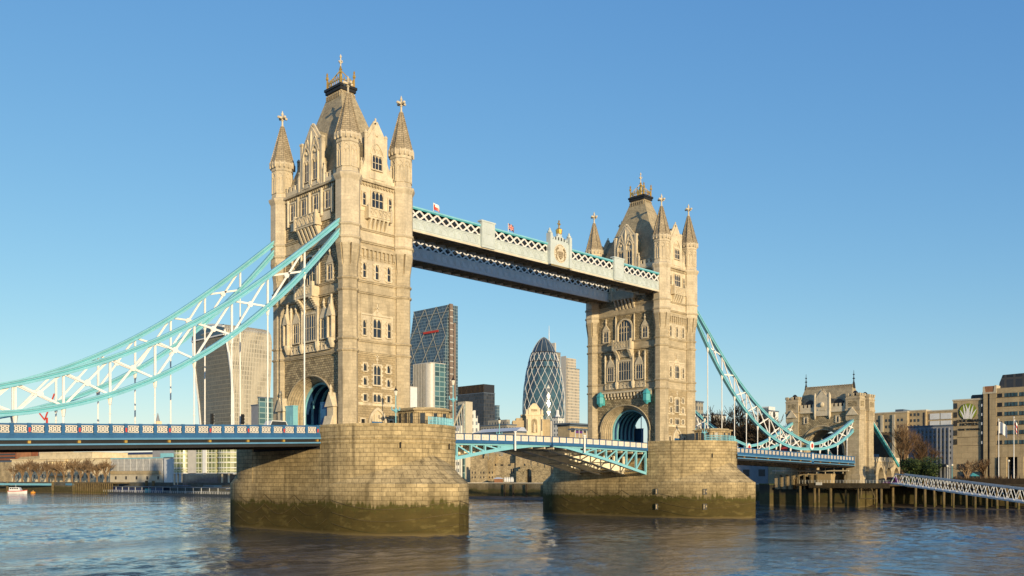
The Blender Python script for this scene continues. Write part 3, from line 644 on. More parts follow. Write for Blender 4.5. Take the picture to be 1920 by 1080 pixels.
# ------------------------------------------------------------------ piers
DX = 82.3
def ogive(n=24):
    Rr = 17.8; out = []
    for i in range(n+1):
        y = -12-16.3*(i/n)**.9; x = -7.15+math.sqrt(max(0, Rr*Rr-(y+12)**2)); out.append((max(x, 0), y))
    return out
def make_pier(label):
    P = thing('bridge_pier', label, 'bridge pier', (0, 0, 0), 0, 'granite river piers under the towers')
    og = ogive(); east = [(x, y) for x, y in og]+[(-x, y) for x, y in reversed(og[:-1])]
    west = [(-x, -y) for x, y in east]
    poly = west+east
    zc = 7.3
    # arc length map for block courses
    def uvf(co, f):
        x, y = co.x, co.y
        if abs(y) < 12.01: u = (y if x < 0 else -y)
        else:
            s = 1 if y < 0 else -1; a = math.atan2(x*s, (-y*s-12)*s if False else abs(y)-12)
            u = (-12-a*0-14*(math.pi/2+a)) if y < 0 else (12+14*(math.pi/2-a*-1))
        return (u+300, co.z)
    b = MB(); b.uv = uvf; b.loft([[(x, y, z) for x, y in poly] for z in (-3, 2, zc-.25, zc)])
    body = b.build('lower_body', 'pier_stone', P)
    # drums: half round ends at both sides, straight flanks
    rad = 10.55
    def stadium(r, yc, n=20):
        e = [(r*math.cos(math.pi*i/n), -yc-r*math.sin(math.pi*i/n)) for i in range(n+1)]
        return e
    for s, nm in ((1, 'east'), (-1, 'west')):
        def ring(r, z): return [(x*s, y*s, z) for x, y in [(r, -9.55)]+stadium(r, 12)+[(-r, -9.55)]]
        b = MB(); b.uv = uvf
        b.loft([ring(rad, 5), ring(rad, 13.1), ring(rad+.0, 13.12), ring(rad+.12, 13.3), ring(rad+.02, 13.5), ring(rad+.02, 13.75), ring(rad+.14, 13.9), ring(rad+.04, 14.15), ring(rad+.04, 15.65), ring(rad+.1, 15.68), ring(rad+.1, 15.95), ring(rad-.7, 15.95), ring(rad-.7, ZB+.1)])
        dr = b.build('rounded_end', 'pier_stone', P)
        for A in (-28, 22):
            b = MB(); a = R(A)-math.pi/2; c = Vector((math.cos(a)*(rad+.03)*s, (math.sin(a)*(rad+.03)-12)*s, 12.9))
            b.bar(c+Vector((math.cos(a)*s*.02, math.sin(a)*s*.02, -.5)), c+Vector((math.cos(a)*s*.02, math.sin(a)*s*.02, .35)), .32, .12); b.build('scupper', 'black_iron', dr)
        # pointed cutwater cap rising to a peak against the drum
        b = MB(); b.uv = uvf; rows = []; K = len(og); pts = [(x, y) for x, y in og]+[(-x, y) for x, y in reversed(og[:-1])]; nn = len(pts)
        for kk in range(7):
            t = kk/6; row = []
            for i, (x, y) in enumerate(pts):
                th = math.pi*i/(nn-1); g = 1-abs(2*i/(nn-1)-1)
                tx, ty = (rad-.02)*math.cos(th), -12-(rad-.02)*math.sin(th)
                hz = 4.2*g**1.15
                row.append(((x+(tx-x)*t)*s, (y+(ty-y)*t)*s, zc+hz*t**1.12))
            rows.append(row)
        b.loft(rows, cap=False, closed=False); b.build('cutwater_cap', 'pier_stone', P)
    b = MB(); b.uv = uvf; b.box(-10.5, -9.6, 5, 10.5, 9.6, 12.4); b.build('bearing_block', 'pier_stone', P)
    MB().box(-10.4, -9.54, 12.4, 10.4, 9.54, ZB).build('platform', 'asphalt', P)
    for s in (1, -1): MB().prism([(x*s, y*s) for x, y in [(9.9, -9.5)]+stadium(9.9, 12)+[(-9.9, -9.5)]], 12, ZB+.02).build('platform', 'asphalt', P)
    # looping fender chains
    for s in (-1, 1):
        for (y0, y1) in ((-11.5, -3), (-3, 5.5), (5.5, 14)):
            for z0 in (5.6, 4.1, 2.2):
                b = MB(); pts = [(s*10.75, y0+(y1-y0)*i/12, z0-1.5*math.sin(math.pi*i/12)) for i in range(13)]; b.tube(pts, .035, 4); b.build('fender_chain', 'timber', P)
    for q in (-1, 1):
        for z0 in (4.9, 3.2, 1.6):
            b = MB(); sub = [(x*q, y) for x, y in og]; pts = []
            for i, (x, y) in enumerate(sub[1:]): n = len(sub)-2; pts.append((x*1.008+.08*q, y*1.003, z0-1.2*math.sin(math.pi*i/n)))
            b.tube(pts, .035, 4); b.build('fender_chain', 'timber', P)
    return P
P1 = make_pier('granite river pier with green tide band under the nearer tower')
P2 = copy_tree(P1); P2.location = (DX, 0, 0); P2['label'] = 'granite river pier under the further tower, right of the opening span'
b = MB()
for (y, z) in ((-15.2, 5.3), (-15.2, 2.9), (-22.2, 5.3), (-22.2, 2.9)): pass

# ------------------------------------------------------------------ side spans
def ztop(s, north): return 15.78-1.38*(s-10)/83 if north else 15.88-1.5*(s-10)/44
def make_deck(north, label):
    sg = 1 if north else -1; ox = DX if north else 0
    D = thing('bridge_deck', label, 'bridge deck', (ox, 0, 0), 0, 'suspended side spans of the bridge')
    zt = lambda s: ztop(s, north)
    s0, s1 = 10.66, 93.0; N = 15; S = [s0+(s1-s0)*i/N for i in range(N+1)]
    def lay(name, mm, y0, y1, d0, d1, par=D):
        b = MB()
        r = []
        for s in S:
            z = zt(s); x = sg*s; r.append([(x, y0, z-d0), (x, y1, z-d0), (x, y1, z-d1), (x, y0, z-d1)])
        b.loft(r); return b.build(name, mm, par)
    lay('roadway', 'asphalt', -9.3, 9.3, 1.45, 1.9)
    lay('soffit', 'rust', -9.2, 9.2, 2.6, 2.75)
    for q in (-1, 1):
        g = lay('edge_girder', 'blue', q*9.9, q*9.3, 1.4, 1.75)
        lay('girder_roll', 'blue_pale', q*10.0, q*9.3, 1.75, 1.98, g)
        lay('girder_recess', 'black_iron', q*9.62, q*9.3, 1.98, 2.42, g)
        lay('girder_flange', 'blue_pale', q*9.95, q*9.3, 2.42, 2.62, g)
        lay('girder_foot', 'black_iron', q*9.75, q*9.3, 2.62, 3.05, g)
        pa = lay('parapet_rail', 'blue', q*9.85, q*9.6, 0, .2)
        lay('parapet_plinth', 'blue', q*9.85, q*9.55, 1.15, 1.4, pa)
        lay('parapet_backing', 'walkway_dark', q*9.66, q*9.62, .2, 1.15, pa)
        k = 0; s = s0+.4
        nb = int((s1-s0)/1.9)
        for k in range(nb):
            s = s0+.5+k*1.9; z = zt(s); x = sg*s
            b = MB(); b.box(x-.2, min(q*9.58, q*9.93), z-1.35, x+.2, max(q*9.58, q*9.93), z+.03)
            b.build('parapet_post', 'blue', pa)
            if k % 3 == 0 and not north:
                b = MB(); b.slab([(x-.12, z-.95), (x, z-1.08), (x+.12, z-.95), (x+.12, z-.5), (x-.12, z-.5)], q*9.94, q*9.97)
                b.build('red_shield', 'red_paint', pa)
            if k % 3 == 0:
                b = MB(); b.box(x-.16, min(q*9.62, q*9.9), z-2.36, x+.16, max(q*9.62, q*9.9), z-2.04); b.build('gilt_boss', 'gold', g)
            # pierced cast panel
            xa, xb = x+sg*.26, x+sg*1.64; zc = z-.68; st = (xb-xa)/3; b = MB()
            b.box(min(xa, xb), q*9.80-.02, z-1.12, max(xa, xb), q*9.80+.02, z-1.03); b.box(min(xa, xb), q*9.80-.02, z-.33, max(xa, xb), q*9.80+.02, z-.24)
            for i in range(3):
                a0 = xa+i*st; a1 = a0+st
                b.bar((a0, q*9.8, z-1.05), (a1, q*9.8, z-.3), .11, .05, up=(0, 1, 0)); b.bar((a0, q*9.8, z-.3), (a1, q*9.8, z-1.05), .11, .05, up=(0, 1, 0))
                c = (a0+a1)/2
                b.slab([(c+.2*math.cos(t*math.pi/3), zc+.22*math.sin(t*math.pi/3)) for t in range(6)], q*9.80-.02, q*9.80+.035)
            b.build('parapet_panel', 'cream_panel', pa)
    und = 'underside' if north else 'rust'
    for i in range(28):
        s = s0+1.5+i*3.0
        if s > s1: break
        z = zt(s)-2.75; x = sg*s; b = MB(); b.box(x-.16, -9.2, z-.28, x+.16, 9.2, z-.005); b.build('cross_beam', und, D)
    for y in (-6, -3, 0, 3, 6):
        b = MB(); b.bar((sg*s0, y, zt(s0)-2.95), (sg*s1, y, zt(s1)-2.95), .2, .34); b.build('stringer', und, D)
    return D
make_deck(False, 'blue side span running from the left frame edge to the nearer tower')
make_deck(True, 'blue side span on the right between the further tower and the shore gatehouse')

# ------------------------------------------------------------------ chains
UP = [(6.6, 47.1), (13, 41.6), (19.1, 36.7), (24.7, 32.55), (30.2, 29.0), (35.6, 26.03), (41.4, 23.38), (47, 21.31), (52.4, 19.71), (58, 18.39), (63.4, 17.34)]
LO = [(6.6, 45.6), (13, 38.3), (19.1, 32.4), (24.7, 27.87), (30.2, 24.19), (35.6, 21.28), (41.4, 18.89), (47, 17.27), (52.4, 16.3), (58, 15.95), (63.4, 16.05)]
UP2 = [(63.4, 17.3), (69, 17.9), (74, 19.1), (79.8, 21.0), (85.8, 23.3), (90.7, 25.2), (94.5, 26.7)]
LO2 = [(63.4, 16.1), (69, 16.2), (74, 16.75), (79.8, 17.9), (85.8, 20.1), (90.7, 22.6), (94.5, 25.6)]
def make_chain(north, q, label):
    sg = 1 if north else -1; ox = DX if north else 0; y = 9.2*q
    C = thing('suspension_chain', label, 'suspension chain', (ox, 0, 0), 0, 'suspension chains of the bridge')
    off = lambda s: 0 if north else max(0, (15.78-1.38*(s-10)/83)-(15.88-1.5*(s-10)/44))*(-1)
    P = lambda p: Vector((sg*p[0], y, p[1]+off(p[0])))
    for U, L_ in ((UP, LO), (UP2, LO2)):
        for nm, pts, sgn in (('upper_chord', U, 1), ('lower_chord', L_, -1)):
            def fine(pts):      # smooth interpolation: natural cubic spline
                n_ = len(pts); xs = [p[0] for p in pts]; ys = [p[1] for p in pts]; h_ = [xs[i+1]-xs[i] for i in range(n_-1)]
                al = [0]+[3*((ys[i+1]-ys[i])/h_[i]-(ys[i]-ys[i-1])/h_[i-1]) for i in range(1, n_-1)]; l_ = [1]; mu = [0]; z_ = [0]
                for i in range(1, n_-1): l_.append(2*(xs[i+1]-xs[i-1])-h_[i-1]*mu[i-1]); mu.append(h_[i]/l_[i]); z_.append((al[i]-h_[i-1]*z_[i-1])/l_[i])
                c_ = [0]*n_; b_ = [0]*(n_-1); d_ = [0]*(n_-1)
                for j in range(n_-2, -1, -1): c_[j] = z_[j]-mu[j]*c_[j+1]; b_[j] = (ys[j+1]-ys[j])/h_[j]-h_[j]*(c_[j+1]+2*c_[j])/3; d_[j] = (c_[j+1]-c_[j])/(3*h_[j])
                out = []
                for j in range(n_-1):
                    for k in range(3): t = h_[j]*k/3; out.append((xs[j]+t, ys[j]+b_[j]*t+c_[j]*t*t+d_[j]*t**3))
                return out+[pts[-1]]
            fp = [P(p) for p in fine(pts)]
            def sect(hh, hw_, name, mm, par, shift=0.0):
                b = MB(); rings = []
                for i, c in enumerate(fp):
                    d = (fp[min(i+1, len(fp)-1)]-fp[max(i-1, 0)]).normalized(); n = Vector((-d.z, 0, d.x)) if d.x > 0 else Vector((d.z, 0, -d.x)); c2 = c+n*shift
                    rings.append([c2-n*hh+Vector((0, -hw_, 0)), c2-n*hh+Vector((0, hw_, 0)), c2+n*hh+Vector((0, hw_, 0)), c2+n*hh+Vector((0, -hw_, 0))])
                b.loft(rings); return b.build(name, mm, par)
            ch = sect(.26, .2, nm, 'teal', C)
            sect(.09, .34, 'flange', 'teal', ch, .27); sect(.09, .34, 'flange', 'teal', ch, -.27); sect(.05, .23, 'rivet_line', 'teal_deep', ch, 0)
    def interp(pts, s):
        for a, c in zip(pts, pts[1:]):
            if a[0] <= s <= c[0]: return a[1]+(c[1]-a[1])*(s-a[0])/(c[0]-a[0])
    for U, L_, ss in ((UP, LO, [13, 19.1, 24.7, 30.2, 35.6, 41.4, 47, 52.4, 58]), (UP2, LO2, [69, 74, 79.8, 85.8, 90.7])):
        prev = None
        for s in ss:
            zu, zl = interp(U, s), interp(L_, s)
            b = MB(); b.bar(P((s, zl)), P((s, zu)), .2, .26); b.build('web_post', 'white_paint', C)
            zp = ztop(s, north)
            b = MB(); x = sg*s; zz = zl+off(s)
            b.cyl((x, y, zz-.5), (x, y, zp-1.4), .11, 8); b.lathe([(.1, zz-1.3), (.18, zz-1.2), (.3, zz-.45), (.3, zz-.2)], 6, (x, y)); b.ball((x, y, zp+1.3), .17, 6, 4)
            b.build('hanger', 'white_paint', C)
            if prev is not None:
                s0, u0, l0 = prev
                A, B_, C_, D_ = P((s0, l0)), P((s, zu)), P((s0, u0)), P((s, zl))
                b = MB(); b.bar(A, B_, .16, .26); b.bar(C_, D_, .16, .26)
                k = .5; X = (A+B_+C_+D_)/4; b.cyl(X+Vector((0, -.14, 0)), X+Vector((0, .14, 0)), .4, 10)
                b.build('web_brace', 'white_paint', C)
            prev = (s, zu, zl)
    j = P((63.4, 16.9))
    b = MB(); b.cyl(j+Vector((0, -.55, 0)), j+Vector((0, .55, 0)), 1.05, 20); ro = b.build('joint_roundel', 'white_paint', C)
    b = MB(); b.cyl(j+Vector((0, -.6, 0)), j+Vector((0, .6, 0)), .6, 16); b.build('roundel_boss', 'red_paint', ro)
    b = MB(); b.cyl(j+Vector((0, -.5, 0)), j+Vector((0, .5, 0)), 1.25, 20); b.build('roundel_rim', 'teal', ro)
    zt = ztop(63.4, north); b = MB(); b.box(sg*63.4-.6, y-.75, zt-2.8, sg*63.4+.6, y+.75, zt+.2); b.build('joint_pedestal', 'blue', C)
    b = MB(); b.box(sg*63.4-.42, y-.79, zt-1.5, sg*63.4+.42, y+.79, zt-.1); b.build('pedestal_panel', 'cream_panel', C)
    return C
make_chain(False, -1, 'teal braced chain on the near side of the left span, rising to the nearer tower')
make_chain(False, 1, 'teal braced chain on the far side of the left span, seen behind the near one')
make_chain(True, -1, 'teal braced chain on the near side of the right span, with a red roundel')
make_chain(True, 1, 'teal braced chain on the far side of the right span, half hidden')

# ------------------------------------------------------------------ high level walkways
def make_walkway(y0, y1, ornate, label):
    Wk = thing('high_walkway', label, 'high walkway', (41.15, 0, 0), 0, 'high level walkways between the towers')
    x0, x1 = -36.3, 36.3; zb, zm, zt = 48.25, 49.85, 51.75
    MB().box(x0, y0+.15, zb, x1, y1-.15, zb+.2).build('floor', 'underside', Wk)
    MB().box(x0, y0+.55, zb+.2, x1, y1-.55, zt-.15).build('glazed_box', 'glass', Wk)
    b = MB(); b.loft([[(x0, y0+.3, zt-.12), (x0, y1-.3, zt-.12), (x0, (y0+y1)/2, zt+.8)], [(x1, y0+.3, zt-.12), (x1, y1-.3, zt-.12), (x1, (y0+y1)/2, zt+.8)]]); b.build('walkway_shade_roof', 'slate', Wk)  # ridge raised, out of view, to throw shade on the far walkway
    # bracing under the floor
    for i in range(30):
        x = x0+1.2+i*2.42; b = MB(); b.box(x-.1, y0+.2, zb-.42, x+.1, y1-.2, zb-.002)
        if i < 29: b.bar((x, y0+.4, zb-.3), (x+2.42, y1-.4, zb-.3), .12, .14); b.bar((x, y1-.4, zb-.32), (x+2.42, y0+.4, zb-.32), .12, .14)
        b.build('floor_brace', 'underside', Wk)
    paint = 'walkway_paint' if ornate else 'white_paint'; gaps = [-17.3, 1.55, 19.8] if ornate else []  # far walkway takes the whiter paint to lift its shaded fascia
    for y, q in ((y0, -1), (y1, 1)):
        fa = MB().box(x0, min(y, y-q*.3), zb-.15, x1, max(y, y-q*.3), zm).build('fascia', paint, Wk)
        MB().box(x0, min(y+q*.12, y-q*.3), zb-.45, x1, max(y+q*.12, y-q*.3), zb-.15).build('lower_flange', 'cream' if ornate and q < 0 else paint, fa)
        MB().box(x0, min(y+q*.1, y-q*.3), zm, x1, max(y+q*.1, y-q*.3), zm+.12).build('mid_rail', paint, fa)
        n = 44; st = (x1-x0)/n
        for i in range(n):
            xa = x0+i*st; b = MB(FE(0)) if q < 0 else MB(FW(0)); 
            b.M = Matrix(((1,0,0,0),(0,q,0,y),(0,0,1,0),(0,0,0,1)))
            b.box(xa+.08, 0, zb+.1, xa+.16, .07, zm-.15); b.box(xa+st-.16, 0, zb+.1, xa+st-.08, .07, zm-.15); b.box(xa+.16, 0, zb+.1, xa+st-.16, .07, zb+.2); b.box(xa+.16, 0, zm-.25, xa+st-.16, .07, zm-.15)
            a = arch_pts2(st/2-.25, zb+.35, .8, 8, xa+st/2); b.strip([(p[0], p[1]+.1) for p in a], a, 0, .06)
            b.build('fascia_panel', paint, fa)
        tr = MB().box(x0, min(y+q*.15, y-q*.35), zt-.14, x1, max(y+q*.15, y-q*.35), zt+.12).build('top_rail', 'teal', Wk)
        MB().box(x0, min(y+q*.05, y-q*.25), zt-.3, x1, max(y+q*.05, y-q*.25), zt-.14).build('top_chord', 'teal_deep', tr)
        # lattice, one object per panel
        m_ = 19; st = (x1-x0)/m_; z0, z1 = zm+.12, zt-.3
        for i in range(m_):
            xa = x0+i*st; b = MB(); yy = y-q*.1
            for k in range(2):
                s2 = st/2; a = xa+k*s2
                for dd in (-.13, .13):
                    b.bar((a+dd, yy, z0), (a+s2+dd, yy, z1), .12, .11, up=(0, 1, 0)); b.bar((a+dd, yy+.02, z1), (a+s2+dd, yy+.02, z0), .12, .11, up=(0, 1, 0))
            b.build('lattice', 'white_paint', Wk)
        for gx in (gaps if q < 0 else [-17.3, 19.8]):
            if gx == 1.55: continue
            b = MB(); b.box(gx-1.6, min(y-.42, y+.1), zb-.3, gx+1.6, y+.12, zt+.75) if q < 0 else b.box(gx-1.6, y-.1, zb-.3, gx+1.6, y+.4, zt+.75)
            b.box(gx-1.75, y-.5, zt+.6, gx+1.75, y+.5, zt+.85)
            for u in (-1.5, 1.3): b.box(gx+u, y+q*.5, zb, gx+u+.2, y+q*.36, zt+.6)
            b.box(gx-.55, y+q*.47, zm+.5, gx+.55, y+q*.4, zt-.1); b.box(gx-1.2, y+q*.47, zb+.1, gx+1.2, y+q*.4, zm-.3)
            b.build('pilaster_block', paint, Wk)
    if ornate:   # central cartouche with gilt crest
        gx = 1.55; y = y0-.05
        b = MB(); b.box(gx-3.0, y-.45, zb-.35, gx+3.0, y+.3, zt+.6)
        for q in (-1, 1):
            b.box(gx+q*2.75-.32, y-.75, zb-.4, gx+q*2.75+.32, y+.3, zt+1.9); b.lathe([(.3, zt+1.9), (.42, zt+2.0), (.42, zt+2.25), (.2, zt+2.35), (.24, zt+2.6), (.05, zt+2.9)], 8, (gx+q*2.75, y-.25))
        a = [(-2.3, zt+.6), (2.3, zt+.6), (2.3, zt+.9), (1.2, zt+1.5), (.6, zt+1.7), (.5, zt+2.2), (-.5, zt+2.2), (-.6, zt+1.7), (-1.2, zt+1.5), (-2.3, zt+.9)]
        b.loft([[(gx+u, y-.4, z) for u, z in a], [(gx+u, y+.1, z) for u, z in a]])
        for i in range(6): u = -2.0+i*.8; b.box(gx+u-.15, y-.4, zt+.9, gx+u+.15, y-.1, zt+1.5)
        cr = b.build('crest_surround', 'walkway_paint', Wk)
        b = MB(); b.cyl((gx, y-.46, 50.25), (gx, y-.52, 50.25), 1.75, 24); b.build('crest_panel', 'cream', cr)
        b = MB(); rnd = random.Random(5)      # shield, supporters and scrollwork in relief
        sh = [(0, 49.1), (.55, 49.6), (.65, 50.6), (-.65, 50.6), (-.55, 49.6)]
        b.loft([[(gx+u, y-.54, z) for u, z in sh], [(gx+u, y-.66, z) for u, z in sh]]); b.build('crest_shield', 'spire_stone', cr)
        for q in (-1, 1):
            b = MB(); b.tube([(gx+q*.9, y-.6, 49.0), (gx+q*1.25, y-.6, 49.5), (gx+q*1.0, y-.6, 50.1), (gx+q*1.2, y-.6, 50.7), (gx+q*.9, y-.6, 51.1)], .13, 6); b.ball((gx+q*.85, y-.6, 51.1), .22, 6, 4); b.build('crest_supporter', 'spire_stone', cr)
        b = MB()
        for i in range(22):
            t = i/22*2*math.pi; b.ball((gx+1.5*math.cos(t), y-.56, 50.25+1.5*math.sin(t)), .1, 5, 3)
        b.build('crest_wreath', 'spire_stone', cr)
        b = MB(); b.lathe([(.55, zt+2.2), (.6, zt+2.6), (.65, zt+3.0), (.3, zt+3.3), (.14, zt+3.4), (.12, zt+3.7)], 8, (gx, y-.15)); b.bar((gx, y-.15, zt+3.6), (gx, y-.15, zt+4.6), .2); b.bar((gx-.4, y-.15, zt+4.1), (gx+.4, y-.15, zt+4.1), .2); b.ball((gx, y-.15, zt+4.65), .17, 6, 4)
        b.bar((gx-2.9, y-.8, zb-.5), (gx+2.9, y-.8, zb-.5), .12)
        b.build('gilt_crown', 'gold', cr)
    return Wk
make_walkway(-9.75, -5.4, True, 'sunlit high walkway on the near side, with a gilt crest at mid length')
make_walkway(4.6, 9.2, False, 'shaded high walkway on the far side, seen below the sunlit one')
# flags on the walkway
def make_flag(x, y, z, h, kind, label):
    Fg = thing('flagpole', label, 'flag', (x, y, z), 0, None)
    MB().cyl((0, 0, 0), (0, 0, h), .05, 6).build('pole', 'white_paint', Fg)
    L_, H_ = h*.55, h*.36; n = 12
    if kind == 'uj':
        def quad(pts, off, mm, par):
            b = MB(); 
            for s_ in (off, -off-.004):
                grid = []
                b.add([wav(u, v, s_) for u, v in pts], [tuple(range(len(pts)))])
            return b.build('flag_stripes', mm, par)
        def wav(u, v, o): return (u*L_*.9, o+.14*math.sin(u*6.5)*u**.5, h-H_*(1-v)-.5*u*u)
        b = MB(); b.loft([[wav(i/n, 0, 0), wav(i/n, 1, 0), wav(i/n, 1, .02), wav(i/n, 0, .02)] for i in range(n+1)]); fl = b.build('flag_cloth', 'navy', Fg)
        def stripe(p, q, wd, off, mm):
            b = MB()
            for k in range(10):
                a = k/10; c = (k+1)/10; P0 = (p[0]+(q[0]-p[0])*a, p[1]+(q[1]-p[1])*a); P1 = (p[0]+(q[0]-p[0])*c, p[1]+(q[1]-p[1])*c)
                d = Vector((q[0]-p[0], q[1]-p[1])).normalized(); nx, ny = -d.y*wd, d.x*wd
                for o in (-off, .02+off):
                    cl = lambda t: min(1, max(0, t))
                    vs = [wav(cl(P0[0]-nx), cl(P0[1]-ny), o), wav(cl(P1[0]-nx), cl(P1[1]-ny), o), wav(cl(P1[0]+nx), cl(P1[1]+ny), o), wav(cl(P0[0]+nx), cl(P0[1]+ny), o)]
                    b.add(vs, [(0, 1, 2, 3)])
            b.build('flag_stripe', mm, fl)
        stripe((0, 0), (1, 1), .055, .006, 'white_paint'); stripe((0, 1), (1, 0), .055, .006, 'white_paint'); stripe((0, 0), (1, 1), .035, .010, 'red_paint'); stripe((0, 1), (1, 0), .035, .010, 'red_paint')
        stripe((.5, 0), (.5, 1), .085, .014, 'white_paint'); stripe((0, .5), (1, .5), .12, .015, 'white_paint'); stripe((.5, 0), (.5, 1), .055, .020, 'red_paint'); stripe((0, .5), (1, .5), .085, .021, 'red_paint')
    else:
        droop = 1.5 if kind == 'white' else .6
        def wav(u, v, o): return (u*L_*(.55 if kind == 'white' else .9), o+.18*math.sin(u*7)*u**.5, h-H_*(1-v)*(1.5 if kind == 'white' else 1)-droop*u*u)
        c1 = 'white_paint'
        b = MB(); b.loft([[wav(i/n, 0, 0), wav(i/n, 1, 0), wav(i/n, 1, .03), wav(i/n, 0, .03)] for i in range(n+1)]); fl = b.build('flag_cloth', c1, Fg)
        if kind == 'red':
            for (ua, ub, va, vb) in ((0, 1, 0, .5), (0, .3, .5, .8)):
                b = MB()
                for i in range(8):
                    a = ua+(ub-ua)*i/8; c = ua+(ub-ua)*(i+1)/8
                    for o in (-.006, .036): b.add([wav(a, va, o), wav(c, va, o), wav(c, vb, o), wav(a, vb, o)], [(0, 1, 2, 3)])
                b.build('flag_stripe', 'red_paint', fl)
    return Fg
make_flag(15.2, -5.6, 52.0, 3.0, 'red', 'small white and red flag flying over the high walkway near the nearer tower')
make_flag(33.5, -5.6, 52.0, 3.1, 'uj', 'small red, white and blue crossed flag over the middle of the high walkway')

# ------------------------------------------------------------------ bascules
mat('terracotta', (.30, .14, .07)); mat('girder_cream_bounce', (.88, .80, .62), rough=.6, var=.06, bump=.05)  # girder cream lifted to stand in for light bounced off the river
def make_leaf(xa, xb, prof, label):
    Lf = thing('bascule_leaf', label, 'bascule leaf', ((xa+xb)/2, 0, 0), 0, 'two leaves of the opening span')
    ox = (xa+xb)/2
    def zp(x): return 15.62+.36*(1-((x-41.15)/30)**2)
    def zl(x):
        for a, c in zip(prof, prof[1:]):
            if a[0] <= x <= c[0]: return a[1]+(c[1]-a[1])*(x-a[0])/(c[0]-a[0])
        return prof[0][1] if x < prof[0][0] else prof[-1][1]
    N = 14; S = [xa+(xb-xa)*i/N for i in range(N+1)]
    def lay(name, mm, y0, y1, f0, f1, par=Lf):
        b = MB(); b.loft([[(x-ox, y0, f0(x)), (x-ox, y1, f0(x)), (x-ox, y1, f1(x)), (x-ox, y0, f1(x))] for x in S]); return b.build(name, mm, par)
    lay('roadway', 'asphalt', -9.0, 9.0, lambda x: zp(x)-1.4, lambda x: zp(x)-1.8)
    lay('bounce_soffit', 'girder_cream_bounce', -8.9, 8.9, lambda x: zp(x)-1.81, lambda x: zp(x)-1.86)  # thin added cream layer, brightens the underside in place of water bounce
    for i in range(9):
        x = xa+1+(xb-xa-2)*i/8-ox; z = zp(x+ox)-1.87; b = MB(); b.box(x-.14, -8.9, z-.5, x+.14, 8.9, z); b.build('cross_beam', 'cream', Lf)
    for q in (-1, 1):
        pr = lay('parapet_rail', 'blue_dark', q*9.55, q*9.3, zp, lambda x: zp(x)-.12)
        lay('parapet_plinth', 'blue', q*9.62, q*9.2, lambda x: zp(x)-1.12, lambda x: zp(x)-1.7, pr)
        n = 15; st = (xb-xa)/n
        for i in range(n):
            x = xa+i*st-ox; z = zp(x+ox+st/2)
            MB().box(x+.1, min(q*9.4, q*9.34), z-1.1, x+st-.1, max(q*9.4, q*9.34), z-.14).build('parapet_panel', 'cream_panel', pr)
            b = MB(); b.box(x-.1, min(q*9.5, q*9.28), z-1.14, x+.1, max(q*9.5, q*9.28), z-.11); b.build('parapet_post', 'blue', pr)
            b = MB(); c = x+st/2
            for u in (-.35, .35): b.slab([(c+u+.16*math.cos(t*math.pi/3), z-.62+.2*math.sin(t*math.pi/3)) for t in range(6)], q*9.42, q*9.385)
            b.build('panel_ornament', 'orange' if False else 'cream', pr)
    for gi, y in enumerate((-8.95, -3.2, 3.2, 8.95)):
        mm = 'teal' if y < -5 else 'girder_cream_bounce'
        hw = .28 if y < -5 else .48
        top = lambda x: zp(x)-1.7
        g = lay('lower_chord', mm, y-hw, y+hw, lambda x: zl(x)+(.55 if y < -5 else .14), zl)
        if y > -5: lay('girder_web', mm, y-.08, y+.08, lambda x: min(zl(x)+1.5, top(x)), lambda x: zl(x)+.14, g)
        lay('upper_chord', mm, y-hw, y+hw, top, lambda x: max(top(x)-.3, zl(x)+.56), g)
        n = 9; st = (xb-xa)/n; deep_first = zl(xa) < zl(xb)
        for i in range(n+1):
            x = xa+i*st; h = top(x)-.3-(zl(x)+.5)
            if h < .35: continue
            MB().box(x-.16-ox, y-.2, zl(x)+.5, x+.16-ox, y+.2, top(x)-.25).build('web_post', mm, g)
            if i < n:
                x2 = x+st; 
                if deep_first: p, q_ = (x-ox, y, zl(x)+.5), (x2-ox, y, top(x2)-.25)
                else: p, q_ = (x-ox, y, top(x)-.25), (x2-ox, y, zl(x2)+.5)
                if deep_first: p, q_ = (x-ox, y, top(x)-.25), (x2-ox, y, max(zl(x2)+.4, zl(x2)))
                else: p, q_ = (x-ox, y, zl(x)+.4), (x2-ox, y, top(x2)-.25)
                MB().bar(p, q_, .2, .26).build('web_brace', mm, g)
        # solid gusset near the crown
        xs = [x for x in S if top(x)-zl(x) < 1.5]
        if len(xs) > 1:
            b = MB(); b.loft([[(x-ox, y-.12, zl(x)+.4), (x-ox, y+.12, zl(x)+.4), (x-ox, y+.12, top(x)-.2), (x-ox, y-.12, top(x)-.2)] for x in xs]); b.build('crown_web', mm, g)
    for i in range(4):
        x = xa+3+(xb-xa-6)*i/3; b = MB()
        for y0, y1 in ((-8.7, -3.45), (-2.95, 2.95), (3.45, 8.7)):
            b.box(x-.1-ox, y0, zl(x)+.1, x+.1-ox, y1, zl(x)+.3); 
            b.bar((x-ox, y0, zl(x)+.2), (x+1.8-ox, y1, zl(x+1.8)+.25), .12, .12)
        b.build('lateral_brace', 'cream', Lf)
    return Lf
make_leaf(10.7, 40.9, [(10.7, 10.0), (17, 11.2), (24, 12.4), (30, 13.25), (36, 13.85), (40.9, 14.05)], 'left leaf of the opening span, teal trussed and joined to the nearer pier')
make_leaf(41.4, 71.6, [(41.4, 14.05), (46, 13.75), (51.5, 12.8), (59.9, 11.3), (67.8, 9.65), (71.6, 8.9)], 'right leaf of the opening span, showing its sunlit cream girders beside the further pier')
b = MB(); b.box(40.92, -9.7, 14.0, 41.38, 9.7, 14.3)
tag(b.build('joint_plate', 'blue_dark'), 'dark joint plate between the two bascule leaves at mid span', 'joint plate')
